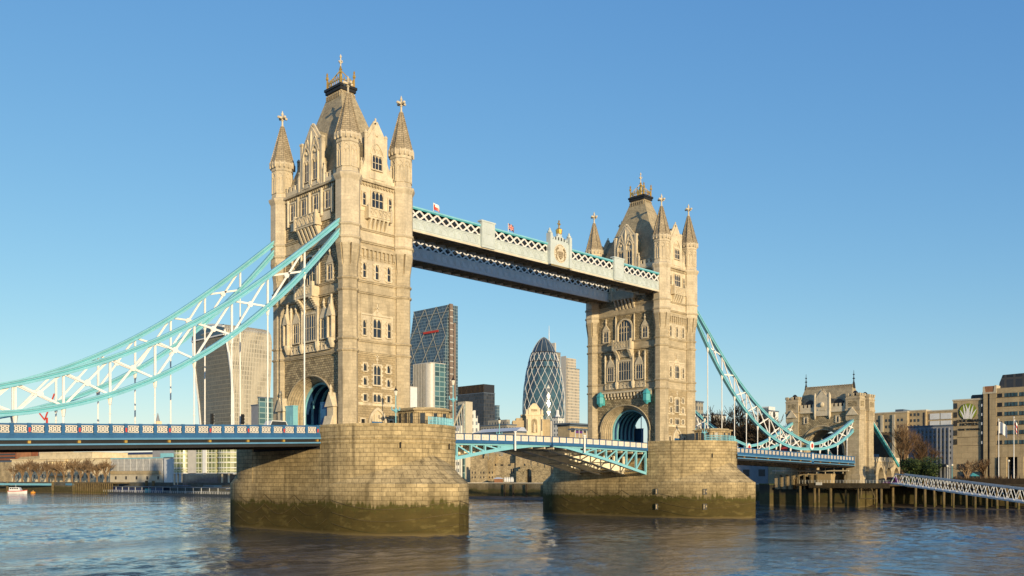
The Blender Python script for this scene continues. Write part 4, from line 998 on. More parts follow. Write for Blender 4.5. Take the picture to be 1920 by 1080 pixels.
for x, q in ((31.0, 0), (50.5, 0)):
    t = thing('navigation_post', 'white navigation post hung on the %s leaf of the opening span' % ('left' if x < 40 else 'right'), 'navigation post', (x, -9.75, 0), 0, 'white posts on the bascule parapet')
    MB().cyl((0, 0, 13.1), (0, 0, 16.4), .17, 8).build('post', 'white_paint', t); MB().box(-.3, -.1, 16.4, .3, .1, 16.55).build('cap', 'white_paint', t)

# ------------------------------------------------------------------ water and land
def sheet(name, poly, z, m, kind='structure', zlow=None):
    b = MB()
    if zlow is None: b.add([(x, y, z) for x, y in poly], [tuple(range(len(poly)))])
    else: b.prism(poly, zlow, z)
    return tag(b.build(name, m), kind=kind)
def river():
    import numpy as np
    def axis(lo, hi, st, far_lo, far_hi):
        a = list(np.arange(lo, hi, st)); g = st; x = hi
        while x < far_hi: a.append(x); g *= 1.25; x += g
        a.append(far_hi); g = st; x = lo-st; pre = []
        while x > far_lo: pre.append(x); g *= 1.25; x -= g
        pre.append(far_lo); return np.array(pre[::-1]+a)
    xs = axis(-66, 184, .62, -9000, 14000); ys = axis(-104, 190, .62, -9000, 14000)
    X, Y = np.meshgrid(xs, ys, indexing='ij'); rs = np.random.RandomState(4); Z = np.zeros_like(X)
    for i in range(46):
        wl = 1.7*(1.036**i)*rs.uniform(.9, 1.1); k = 2*np.pi/wl; th = rs.normal(-.9, .75)   # directions about the wind
        Z += wl*.0038*(1 if wl < 3.5 else .5)*np.sin(k*(X*np.cos(th)+Y*np.sin(th))+rs.uniform(0, 6.3))
    P = np.zeros_like(X)
    for i in range(9): wl = rs.uniform(18, 70); th = rs.normal(-.9, .5); P += np.sin(2*np.pi/wl*(X*np.cos(th)*.5+Y*np.sin(th)*1.3)+rs.uniform(0, 6.3))
    Z *= np.clip(.8+P*.17, .25, 1.5)
    sm = lambda v, lo, hi: np.clip((v-lo)/12, 0, 1)*np.clip((hi-v)/12, 0, 1)
    Z *= sm(X, -66, 184)*sm(Y, -104, 190)
    nx, ny = X.shape; co = np.stack([X, Y, Z], -1).reshape(-1, 3)
    I = np.arange(nx*ny).reshape(nx, ny); q = np.stack([I[:-1, :-1], I[1:, :-1], I[1:, 1:], I[:-1, 1:]], -1).reshape(-1)
    me = bpy.data.meshes.new('river_water'); me.vertices.add(nx*ny); me.vertices.foreach_set('co', co.ravel())
    nq = (nx-1)*(ny-1); me.loops.add(nq*4); me.loops.foreach_set('vertex_index', q); me.polygons.add(nq)
    me.polygons.foreach_set('loop_start', np.arange(nq)*4); me.polygons.foreach_set('loop_total', np.full(nq, 4)); me.polygons.foreach_set('use_smooth', np.ones(nq, bool)); me.update(); me.validate()
    me.materials.append(MATS['water']); o = bpy.data.objects.new('river_water', me); sc.collection.objects.link(o); tag(o, kind='structure')
river()
gp = lambda px, py: at(px, CZ*F/(py-HY))
BL = [(188, -3000), (186, -60), (185, 60), (184, 150), (160, 240), (138, 330), (118, 440), (101, 512), (62, 640), (20, 760), (-60, 900), (-300, 1300), (-1500, 3000)]
LZ = 6.2
sheet('north_bank_ground', BL+[(-1500, 14000), (14000, 14000), (14000, -3000)], LZ, 'ground', zlow=-2)
sheet('south_bank_ground', [(-95, -150), (-97, 300), (-160, 700), (-600, 1200), (-9000, 3000), (-9000, -9000), (-95, -9000)], 5.0, 'ground', zlow=-2)
b = MB(); b.loft([[(x-13, y, -.25), (x-.02, y, 1.3), (x-.02, y, -1), (x-13, y, -1)] for x, y in ((188, -60), (186, 20), (184.6, 60), (185, 155), (161, 241))]); tag(b.build('foreshore_ground', 'foreshore'), kind='structure')
def wall_run(name, label, pts, z0, z1, m, th=.6, cope=None, cat='river wall', group=None):
    t = thing(name, label, cat, (0, 0, 0), 0, group)
    b = MB()
    for p, q in zip(pts, pts[1:]):
        p = Vector((*p[:2], 0)); q = Vector((*q[:2], 0)); d = (q-p).normalized(); n = Vector((-d.y, d.x, 0))*th
        b.loft([[p-n+Vector((0,0,z)), q-n+Vector((0,0,z)), q+n+Vector((0,0,z)), p+n+Vector((0,0,z))] for z in (z0, z1)])
    b.build('wall', m, t)
    if cope:
        b = MB()
        for p, q in zip(pts, pts[1:]):
            p = Vector((*p[:2], 0)); q = Vector((*q[:2], 0)); d = (q-p).normalized(); n = Vector((-d.y, d.x, 0))*(th+.15)
            b.loft([[p-n+Vector((0,0,z)), q-n+Vector((0,0,z)), q+n+Vector((0,0,z)), p+n+Vector((0,0,z))] for z in (z1, z1+.35)])
        b.build('coping', cope, t)
    return t
wr = wall_run('river_wall', 'green and brown weedy river wall seen under the opening span', [(184.2, 22), (183.2, 150), (159.4, 240)], -1, 6.3, 'river_wall', cope='cream')
for i in range(16):
    y = 30+i*7.3+(2.5 if i % 3 else 0); x = 183.4-(y-22)*.0078
    if y > 148: break
    MB().box(x-.9, y-.28, -.5, x-.5, y+.28, 6.0).build('fender_post', 'rust', wr)
wl = wall_run('river_wall', 'brown river wall on the far left bank, topped by a pale blue rail', [(gp(140, 925).x, gp(140, 925).y), (gp(60, 923.3).x, gp(60, 923.3).y), (gp(-60, 921).x, gp(-60, 921).y)], -1, 4.4, 'river_wall', cope=None)
for a, c in ((-60, 97), (101, 137)):
    P, Q = gp(a, 922), gp(c, 924.4); b = MB(); b.bar((P.x, P.y, 5.0), (Q.x, Q.y, 5.0), .8, 1.2); b.build('rail_panel', 'teal', wl)
for px in (14, 99): P = gp(px, 924.6-.02*(100-px)); MB().cyl((P.x, P.y, -1), (P.x, P.y, 6.6), .8, 8).build('mooring_pile', 'timber', wl)
wall_run('river_wall', 'dark weedy river wall behind the right hand jetty piles', [(186.0, -400), (184.6, -62), (184.2, -12.5)], -1, 6.3, 'dark_wall', cope='timber')
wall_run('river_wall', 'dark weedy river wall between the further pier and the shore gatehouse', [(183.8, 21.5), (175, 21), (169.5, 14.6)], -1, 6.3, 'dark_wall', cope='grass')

# ------------------------------------------------------------------ shore gatehouse (abutment tower)
def make_gatehouse():
    T = thing('gatehouse_tower', 'low stone gatehouse tower with steep slate roof at the right end of the bridge', 'gatehouse', (177, 0, 0))
    M = FS(-4.6); W = 10.6; zc = 28.0
    b = MB()
    for q in (-1, 1): b.box(-4.3, min(q*7.6, q*10.3), 5, 4.3, max(q*7.6, q*10.3), zc)
    b.box(-4.3, -7.6, 24.6, 4.3, 7.6, zc); b.build('core_wall', 'granite', T)
    for M in (FS(-4.6), FN(4.6)):
        b = MB(M); a = arch_pts2(7.1, 15.5, 8.4, 26); b.strip([(p[0], zc) for p in a], a, -.4, 0)
        b.slab([(-8.6, 8), (-7.1, 8), (-7.1, zc), (-8.6, zc)], -.4, 0); b.slab([(7.1, 8), (8.6, 8), (8.6, zc), (7.1, zc)], -.4, 0); b.build('arch_wall', 'rubble', T)
        b = MB(M)
        for k in range(4):
            h0 = 7.1-k*.3; b.strip(arch_pts2(h0, 15.5, 8.4-k*.3, 26), arch_pts2(h0-.3, 15.5, 8.1-k*.3, 26), -2.4 if k == 3 else -1, .25-k*.35)
            for q in (-1, 1):
                x0, x1 = sorted((q*h0, q*(h0-.3))); b.box(x0, -1, 8, x1, .24-k*.35, 15.5)
        b.build('arch_moulding', 'granite', T)
    b = MB(FS(0)); b.strip(arch_pts2(6.2, 15.5, 7.4, 20), arch_pts2(5.9, 15.5, 7.1, 20), -4.2, 4.2); b.build('arch_soffit', 'granite', T)
    for M in (FS(-4.6), FN(4.6)):
        b = MB(M); b.box(-7, 0, 27.6, 7, .35, 28.0); b.build('cornice', 'portland', T)
        for x0, x1 in ((-6.9, -2.5), (2.5, 6.9)):
            b = MB(M); crenel(b, x0, x1, -.4, .1, 28.0, 1.2, 4, .8); b.build('parapet', 'portland', T)
        b = MB(M); b.slab([(-1.9, 26.6), (1.9, 26.6), (1.9, 31.8), (0, 34.2), (-1.9, 31.8)], -1.2, .45)
        for q in (-1, 1): b.lathe([(.1, 25.6), (.42, 26.6), (.42, 32.6), (.1, 33.4)], 8, (q*2.2, .2)); b.bar((q*2.0, .1, 31.6), (0, .1, 34.4), .2, .8)
        b.ball((0, .4, 29.9), .75, 8, 5); b.box(-1.1, .4, 28.2, 1.1, .6, 28.6)
        g = b.build('gable', 'portland', T)
        for u in (-5.1, 4.6): window(M, u, 24.6, .7, 1.7, 1, True, T, fr=.25)
    for sx in (-1, 1):
        for sy in (-1, 1):
            x, y = sx*3.3, sy*9.2; b = MB()
            b.loft([[(x-1.9*k, y-2.0*k, z), (x+1.9*k, y-2.0*k, z), (x+1.9*k, y+2.0*k, z), (x-1.9*k, y+2.0*k, z)] for z, k in ((5, 1.15), (9, 1.12), (9.4, .98), (14, .96), (14.3, .9), (24.8, .9), (25.2, 1.0), (27.6, 1.0), (27.8, 1.08), (28.2, 1.08), (28.3, 1.0), (30.9, 1.0), (31, 1.06), (31.3, 1.06), (31.35, .98), (31.9, .98))])
            for i in range(9): u = -1.7+i*.42; b.box(x+u-.09, y+sy*1.95-.12, 26.6, x+u+.09, y+sy*1.95+.12, 27.6)
            for q in (-1, 1):
                for i in range(3):
                    u = -1.55+i*1.55
                    b.box(x+u-.4, y+q*1.96-.2, 31.9, x+u+.4, y+q*1.96+.2, 32.7); b.box(x+q*1.86-.2, y+u-.4, 31.9, x+q*1.86+.2, y+u+.4, 32.7)
            tu = b.build('corner_turret', 'portland' if False else 'granite', T)
            MB().box(x-1.2, y+sy*2.0-.03, 28.9, x+1.2, y+sy*2.0+.03, 30.5).build('turret_panel', 'rubble', tu)
            MB().box(x+sx*1.9-.03, y-1.3, 28.9, x+sx*1.9+.03, y+1.3, 30.5).build('turret_panel', 'rubble', tu)
            b = MB(); b.lathe([(.5, 31.9), (.75, 32.6), (.7, 33.1), (.25, 33.5)], 8, (x, y)); b.build('turret_cap', 'black_iron', tu)
            b = MB(FS(-4.6) if sx < 0 else FN(4.6)); u = -y if sx < 0 else y   # gabled hood over chain entry
            b.slab([(u-1.7, 26.4), (u+1.7, 26.4), (u, 28.6)], .0, 1.1); b.build('chain_hood', 'portland', T)
    b = MB(); b.loft([[(-4.0, -8.6, 28.0), (4.0, -8.6, 28.0), (4.0, 8.6, 28.0), (-4.0, 8.6, 28.0)], [(-.9, -7.3, 34.9), (.9, -7.3, 34.9), (.9, 7.3, 34.9), (-.9, 7.3, 34.9)]]); r = b.build('roof', 'slate', T)
    b = MB(); b.box(-.6, -7.2, 34.9, .6, 7.2, 35.5)
    for i in range(20): y = -7+i*.737; b.box(-.62, y-.14, 35.5, .62, y+.14, 35.85)
    b.build('ridge_crest', 'spire_stone', r)
    for y in (-7.3, 7.3):
        b = MB(); b.lathe([(.5, 34.6), (.3, 36.2), (.2, 36.4), (.12, 37.2), (.38, 37.4), (.12, 37.7), (.1, 38.4), (.34, 38.6), (.08, 38.8), (.05, 39.8)], 6, (0, y)); b.build('finial', 'black_iron', r)
    for q in (-1, 1):
        b = MB(FS(0)); u = q*4.4; b.slab([(u-1.3, 28.4), (u+1.3, 28.4), (u+1.3, 30.8), (u, 31.6), (u-1.3, 30.8)], 1.5, 3.6); b.build('roof_dormer', 'black_clad', r)
    return T
make_gatehouse()
# stained platform under the gatehouse and pipe rail
t = thing('abutment_platform', 'stained stone landing platform below the gatehouse at the waterline', 'platform', (0, 0, 0))
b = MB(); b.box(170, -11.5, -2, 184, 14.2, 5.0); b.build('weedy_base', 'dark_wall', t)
b = MB(); b.box(170.3, -3.5, 5.0, 184, 2.2, 9.6); b.box(170.3, 8.2, 5.0, 184, 14.0, 9.6)
a = arch_pts2(3.0, 7.3, 1.7, 10); b.loft([[(170.3, 5.2+u, z) for u, z in [(-3, 9.6)]+[(p[0], p[1]) for p in a]+[(3, 9.6)]], [(176, 5.2+u, z) for u, z in [(-3, 9.6)]+[(p[0], p[1]) for p in a]+[(3, 9.6)]]])
b.build('stained_wall', 'river_wall' if False else 'concrete', t)
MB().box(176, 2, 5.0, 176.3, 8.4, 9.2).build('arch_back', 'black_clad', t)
for i in range(9):
    y = 13.6-i*2.6; MB().cyl((170.0, y, 9.6), (170.0, y, 12.0), .1, 6).build('rail_post', 'cream', t)
MB().cyl((169.8, 14.5, 10.4), (169.8, -9, 10.4), .22, 8).build('pipe_rail', 'cream', t)
for i in range(7):
    y = 12-i*1.9; MB().box(170.0, y-.25, 5, 170.28, y+.25, 9.3).build('buttress_strip', 'river_wall', t)

# anchor ties behind the gatehouse, approach viaduct
for q, lab in ((-1, 'teal anchor tie running down behind the gatehouse on the near side'), (1, 'teal anchor tie running down behind the gatehouse on the far side')):
    t = thing('anchor_tie', lab, 'anchor tie', (0, 0, 0), 0, 'anchor ties behind the gatehouse')
    y = q*9.2-.6 if q < 0 else q*9.2
    MB().bar((181.4, y, 26.0), (203, y, 12.0), .9, .75).build('tie_beam', 'teal_deep', t); MB().bar((181.4, y, 26.38), (203, y, 12.38), 1.2, .18).build('tie_flange', 'white_paint', t)
def viaduct():
    t = thing('approach_viaduct', 'stone approach viaduct with pointed arches behind the gatehouse', 'viaduct', (0, 0, 0))
    b = MB(FE(-9.8)); x = 181.6; z0 = 6.0
    for i in range(5):
        a = arch_pts(2.1, 9.0, 2.6, 10, .3, x+2.9); b.strip([(p[0], 13.2) for p in a], a, -3, 0)
        b.box(x, -3, z0, x+.8, 0, 13.2); b.box(x+5.0, -3, z0, x+5.8, 0, 13.2); x += 5.8
    b.build('arcade', 'granite', t); MB(FE(-9.8)).box(181.6, -3, 13.2, x, .15, 13.6).build('cornice', 'portland', t)
    MB(FE(-9.8)).box(181.6, -16, 12.4, x+60, -3, 13.3).build('approach_road', 'asphalt', t)
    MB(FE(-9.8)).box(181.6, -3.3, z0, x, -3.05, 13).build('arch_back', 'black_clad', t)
    MB(FE(-9.8)).box(182.0, -.3, 13.6, x, .0, 14.6).build('parapet', 'portland', t)
    MB(FE(-9.8)).box(184, -.35, 14.6, 188.5, .05, 15.4).build('parapet_panel', 'blue', t)
viaduct()

# ------------------------------------------------------------------ jetty and gangway
def jetty():
    t = thing('jetty', 'long timber jetty on weedy piles along the right bank', 'jetty', (0, 0, 0))
    xf = 166.0; x2 = 172.5
    MB().box(xf, -22, 6.1, 184, 5, 6.7).build('deck', 'deck_timber', t)
    MB().box(xf-.2, -22, 5.5, xf, 1, 6.9).build('edge_beam', 'deck_timber', t)
    MB().box(178, -240, 5.6, 185, -22, 6.6).build('deck', 'deck_timber', t)
    MB().box(xf-.4, -3.0, 6.3, xf-.25, -1.2, 7.1).build('white_board', 'white_paint', t)
    rnd = random.Random(3); k = 0
    for y, xx in [(4, xf+.5), (-.5, xf+.3), (-1.7, xf+.4), (-5.2, xf+.5), (-9, xf+2), (-13.2, xf+.3), (-19.5, xf+.3), (-5, 174), (-1, 176), (-10, 176), (-15, 174), (-18, 178)]:
        MB().cyl((xx, y, -1.5), (xx+rnd.uniform(-.15, .15), y, 6.2), rnd.uniform(.3, .48), 8).build('pile', 'timber', t)
    for i in range(48):
        y = -24-i*2.6+rnd.uniform(-.4, .4); MB().cyl((178.2+rnd.uniform(-.2, .5), y, -1.5), (178.3, y, 5.7), rnd.uniform(.26, .42), 8).build('pile', 'timber', t)
    for i in range(26): y = -23-i*5+rnd.uniform(-1, 1); MB().cyl((181.5, y, -1.5), (181.5, y, 5.7), .32, 6).build('pile', 'dark_wall', t)
    b = MB(); P = [(xf, -14.2, 5.6), (xf, -14.2, 2.6), (xf, -18.0, 2.6), (xf, -17.0, 5.6)]; b.tube(P, .14, 5); b.build('ladder_frame', 'timber', t)
    b = MB()
    for i in range(28): b.cyl((xf+.2, 4-i*.93, 6.7), (xf+.2, 4-i*.93, 7.7), .03, 4)
    for z in (7.2, 7.7): b.cyl((xf+.2, 4, z), (xf+.2, -22, z), .03, 4)
    b.build('railing', 'steel_white', t)
jetty()
def gangway():
    t = thing('gangway', 'white steel truss gangway sloping down to the right in front of the jetty', 'gangway', (0, 0, 0))
    A = at(1670, 230, 6.9); Bp = at(1930, 175, 0); Bp.z = 3.3; A = Vector(A); d = (Bp-A); L_ = d.length; d.normalize(); side = Vector((d.y, -d.x, 0)).normalized(); H = 2.55; n = 19
    for w_ in (0, 2.4):
        o = A+side*w_*(-1)
        nm = 'truss'
        b = MB(); b.bar(o, o+d*L_, .2, .24); c1 = b.build('bottom_chord', 'steel_white', t)
        up = Vector((0, 0, H)); st = L_/n
        b = MB(); b.bar(o+d*st*.8+up, o+d*L_+up, .2, .24); b.build('top_chord', 'steel_white', t)
        b = MB(); b.bar(o, o+d*st*.9+up, .2, .22); b.build('end_post', 'steel_white', t)
        for i in range(1, n):
            b = MB(); b.bar(o+d*st*(i-.1)+up, o+d*st*(i+.35), .1, .1); b.bar(o+d*st*(i+.35), o+d*st*(i+.9)+up, .1, .1); b.build('web_brace', 'steel_white', t)
    b = MB(); b.loft([[A+Vector((0,0,.1)), A-side*2.4+Vector((0,0,.1)), A-side*2.4+Vector((0,0,.2)), A+Vector((0,0,.2))], [Bp+Vector((0,0,.1)), Bp-side*2.4+Vector((0,0,.1)), Bp-side*2.4+Vector((0,0,.2)), Bp+Vector((0,0,.2))]]); b.build('walk_deck', 'steel_white', t)
gangway()

# ------------------------------------------------------------------ buildings helper
def fac_frame(P0, P1):
    u = Vector((P1.x-P0.x, P1.y-P0.y, 0)); L_ = u.length; u.normalize(); wv = Vector((u.y, -u.x, 0))
    return Matrix(((u.x, wv.x, 0, P0.x), (u.y, wv.y, 0, P0.y), (0, 0, 1, 0), (0, 0, 0, 1))), L_
WM = {}
def win_grid(M, par, xs, zs, wd, ht, m='glass', fr=None, dp=.06, name='window'):
    """individual windows sharing one mesh; each is a frame with a pane"""
    key = (wd, ht, m, fr)
    for z in zs:
        for x in xs:
            if key not in WM:
                b = MB(); b.box(-wd/2, -.1, 0, wd/2, .03, ht)
                if fr: pass
                o = b.build(name, m, par); WM[key] = o.data
            else:
                o = bpy.data.objects.new(name, WM[key]); sc.collection.objects.link(o); o.parent = par
            o.matrix_local = M @ Matrix.Translation((x, 0, z))
def corner_block(name, label, cat, pxc, d, pxl, pxr, zt, mats, zb=6.0, roof='roof_blue', tops=(), group=None, parent=None):
    """axis aligned block: nearest corner in column pxc at depth d; left face to pxl, right face to pxr"""
    P = at(pxc, d); ly = along(P, 0, 1, pxl); lx = along(P, 1, 0, pxr)
    t = thing(name, label, cat, (P.x, P.y, 0), 0, group)
    MB().box(0, 0, zb, lx, ly, zt).build('wall', mats, t)
    MB().box(-.3, -.3, zt, lx+.3, ly+.3, zt+.8).build('roof_edge', roof, t)
    return t, lx, ly

def sblock(name, label, cat, pxa, pxb, X, yt, mm, depth=14, roof='roof_blue', yb=None, group=None):
    """block whose long face looks along -X (towards the river), at plane X"""
    k = lambda px: CY+FYX(px)*(X-CX)
    ya, yb_ = k(pxa), k(pxb); D = (X-CX)*FX+((ya+yb_)/2-CY)*FY
    t = thing(name, label, cat, (X, ya, 0), 0, group); zt = zat(yt, D)
    M = Matrix(((0, -1, 0, 0), (-1, 0, 0, 0), (0, 0, 1, 0), (0, 0, 0, 1))); L_ = ya-yb_
    MB(M).box(0, -depth, 5, L_, 0, zt).build('wall', mm, t)
    if roof: MB(M).box(-.15, -depth-.15, zt, L_+.15, .2, zt+.5).build('roof_edge', roof, t)
    return t, M, L_, (lambda y: zat(y, D)), (lambda px: ya-k(px))
def FYX(px):
    k = (px-HX)/F; dx = FX+RX*k; dy = FY+RY*k; return dy/dx
# ---- curved top skyscraper
def walkie():
    D = 850; t = thing('skyscraper', 'top heavy skyscraper with flared sides and white vertical fins, left of the nearer tower', 'skyscraper', at(437, D))
    o = at(437, D)
    lvls = [(745, 377, 437, 503), (797, 379, 437.5, 502), (700, 371, 434, 506), (660, 366, 429, 508), (640, 364, 426, 508), (622, 363, 423, 507.5)]
    lv = [(6, 386, 439, 500), (zat(797, D), 377, 437.5, 503), (zat(745, D), 373, 437, 505), (zat(700, D), 368, 434, 507), (zat(660, D), 364, 429, 508.5), (zat(635, D), 362.5, 425, 509), (zat(618, D), 362, 422, 507)]
    rings = []
    for z, a, c, e in lv:
        Pc = at(c, D)-o; Pa = Pc+Vector((0, 1, 0))*along(at(c, D), 0, 1, a); Pe = Pc+Vector((1, 0, 0))*along(at(c, D), 1, 0, e)
        Pd = Pa+Pe-Pc; r = []
        N = 8
        for p, q, bl in ((Pa, Pc, 3.0), (Pc, Pe, 3.0), (Pe, Pd, 0), (Pd, Pa, 0)):
            dd = (q-p); nn = Vector((dd.y, -dd.x, 0)).normalized()
            for i in range(N): f = i/N; v = p+dd*f+nn*bl*4*f*(1-f)*.6; r.append((v.x, v.y, z))
        rings.append(r)
    N = 8
    for nm, i0, i1, mm in (('dark_face', 0, N, 'facade_dark'), ('finned_face', N, 2*N, 'facade_fins'), ('rear_face', 2*N, 4*N, 'facade_fins')):
        b = MB(); b.loft([[r[i % (4*N)] for i in range(i0, i1+1)] for r in rings], cap=False, closed=False); b.build(nm, mm, t)
    # domed top: curve over between the dark front and the back
    top = rings[-1]; z0 = lv[-1][0]; b = MB(); rr = []
    cxs = sum(p[0] for p in top)/len(top); cys = sum(p[1] for p in top)/len(top)
    for k in range(7):
        f = k/6; s_ = math.cos(f*math.pi/2*.93); h = math.sin(f*math.pi/2)*7.5
        rr.append([(cxs+(p[0]-cxs)*s_, cys+(p[1]-cys)*s_, z0+h) for p in top])
    b.loft(rr); b.build('curved_roof', 'facade_fins', t)
    # white ribs
    for side, n in (((N, 2*N), 26),):
        for k in range(n+1):
            f = k/n*N; i = min(int(f), N-1); fr = f-i; pts = []
            for r in rings: p = Vector(r[N+i]).lerp(Vector(r[(N+i+1) % (4*N)]), fr); pts.append(p+Vector((0, -.35, 0)))
            p = pts[-1]; pts += [p+Vector((0, 4, 4)), p+Vector((0, 12, 6.6))]
            b = MB()
            for a, c in zip(pts, pts[1:]): b.bar(a, c, .42, .7)
            b.build('fin', 'concrete_pale', t)
    for idx in (0, N):
        b = MB(); pts = [Vector(r[idx]) for r in rings]
        for a, c in zip(pts, pts[1:]): b.bar(a+Vector((-.4, -.4, 0)), c+Vector((-.4, -.4, 0)), 1.7, 1.7)
        b.build('corner_edge', 'white_clad', t)
    b = MB(); pr = []
    for f in [i/8 for i in range(9)]:
        p = Vector(rings[-1][0]).lerp(Vector(rings[-1][N]), f); pr.append(p)
    for a, c in zip(pr, pr[1:]):
        for h0, h1, th, mm in ((-4, 5, .3, 'dark_glass'),): b.bar(a+Vector((-1.2, 0, .5)), c+Vector((-1.2, 0, .5)), .4, 9)
    b.build('sky_garden_glass', 'dark_glass', t)
    b = MB()
    for k in range(8):
        f = k/8; f2 = (k+1)/8; a = Vector(rings[-1][0]).lerp(Vector(rings[-1][N]), f); c = Vector(rings[-1][0]).lerp(Vector(rings[-1][N]), f2)
        b.bar(a+Vector((-1.5, 0, 3+4.5*math.sin(math.pi*f))), c+Vector((-1.5, 0, 3+4.5*math.sin(math.pi*f2))), 2.2, 1.8)
        b.bar(a+Vector((-1.5, 0, -4.5)), c+Vector((-1.5, 0, -4.5)), 1.2, 1.2)
    b.build('sky_garden_rim', 'white_clad', t)
walkie()
# ---- leaning wedge skyscraper
def wedge():
    D = 1150; o = at(841, D); t = thing('skyscraper', 'tall leaning wedge skyscraper of blue glass and steel lattice beside the nearer tower', 'skyscraper', o)
    ly = along(o, 0, 1, 776) ; zt = zat(571, D)
    lb = along(o, 0, 1, 764); 
    def fx(z): return -26*(1-(z-6)/(zt-6))
    b = MB(); b.loft([[(fx(z), 0, z), (16, 0, z), (16, lb+(ly-lb)*(z-6)/(zt-6), z), (fx(z), lb+(ly-lb)*(z-6)/(zt-6), z)] for z in (6, 60, 120, 180, zt)]); b.build('glass_wedge', 'facade_blueglass', t)
    def pt(f, z): return Vector((fx(z)-.6, (lb+(ly-lb)*(z-6)/(zt-6))*f, z))
    H = 42; k = 0; z = 20
    while z < zt-2:
        z2 = min(z+H/2, zt)
        for i in range(6):
            f0 = i/6
            for g0, g1 in (((f0+(k % 2)/12*0), f0+1/6), (f0+1/6, f0)):
                if (i+k) % 2 == 0: a, c = (f0, f0+1/6)
                else: a, c = (f0+1/6, f0)
            b = MB(); b.bar(pt(a, z), pt(c, z2), .5, .6); b.build('brace', 'brace_steel', t)
        z = z2; k += 1
    for zz in range(30, int(zt), 21): MB().bar(pt(0, zz), pt(1, zz), .5, .6).build('floor_band', 'brace_steel', t)
    b = MB(); b.box(4, -1.4, zt-34, 5, 0, zt-24) 
    b = MB(); b.bar(pt(.2, zt-32)+Vector((-.6, 0, 0)), pt(.62, zt-32)+Vector((-.6, 0, 0)), .5, 2.6); b.build('red_band', 'red_paint', t)
    b = MB(); b.box(.5, -2.5, 6, 5.5, 0, zt+1); b.box(8.5, -1.0, 6, 11.5, 0, zt-22); b.build('lift_core', 'core_rust', t)
    for i in range(26): MB().box(.3, -2.7, 20+i*8, 5.7, -2.4, 21.2+i*8).build('core_landing', 'steel_fins', t)
wedge()
# ---- ribbed office tower with rounded corner
def ribbed():
    D = 700; o = at(806, D); t = thing('office_tower', 'mid height office tower with pale vertical ribs and a rounded glass corner', 'office tower', o)
    ly = along(o, 0, 1, 774); lx = along(o, 1, 0, 836); zt = zat(680, D); r = 5
    cr = [(r-r*math.sin(a), r-r*math.cos(a)) for a in [math.pi/2*(1-i/8) for i in range(9)]]
    MB().box(0, r, 6, r+2, ly, zt).build('ribbed_face', 'black_clad', t)
    for i in range(8): MB().box(-.06, r+.3+i*(ly-r)/8, 6, -.005, r+.3+(i+.66)*(ly-r)/8, zt).build('rib', 'cream', t)
    b = MB(); b.loft([[(x, y, z) for x, y in cr+[(r, r+2)]] for z in (6, zt)]); b.build('rounded_corner', 'steel_fins', t)
    MB().box(r, 0, 6, lx, 12, zt).build('glass_face', 'facade_teal', t)
    MB().box(.3, .3, zt, lx, ly, zt+.6).build('roof_edge', 'steel_fins', t)
    t2 = thing('office_block', 'narrow cream stone slab squeezed between the nearer tower and the ribbed office', 'office block', at(766, 640))
    MB().box(0, 0, 6, 8, 12, zat(725, 640)).build('wall', 'white_clad', t2); MB().box(-.1, -.1, zat(725, 640), 8.1, 12.1, zat(724, 640)).build('roof_edge', 'steel_fins', t2)
ribbed()
t, lx, ly = corner_block('office_tower', 'black flat topped office tower between the two bridge towers', 'office tower', 907, 950, 858, 927.6, zat(737, 950), 'facade_black')
zt = zat(737, 950); MB().box(.2, .2, zt+.8, lx-.2, ly-.2, zat(720, 950)).build('plant_storey', 'black_clad', t)
for i in range(20): MB().box(-.3, .5+i*ly/20.5, zt+.9, .19, .9+i*ly/20.5, zat(720, 950)-.2).build('plant_rib', 'rust', t)
corner_block('office_block', 'small blue glass block low behind the black office tower', 'office block', 931, 1100, 927, 936.5, zat(761, 1100), 'facade_blueglass')
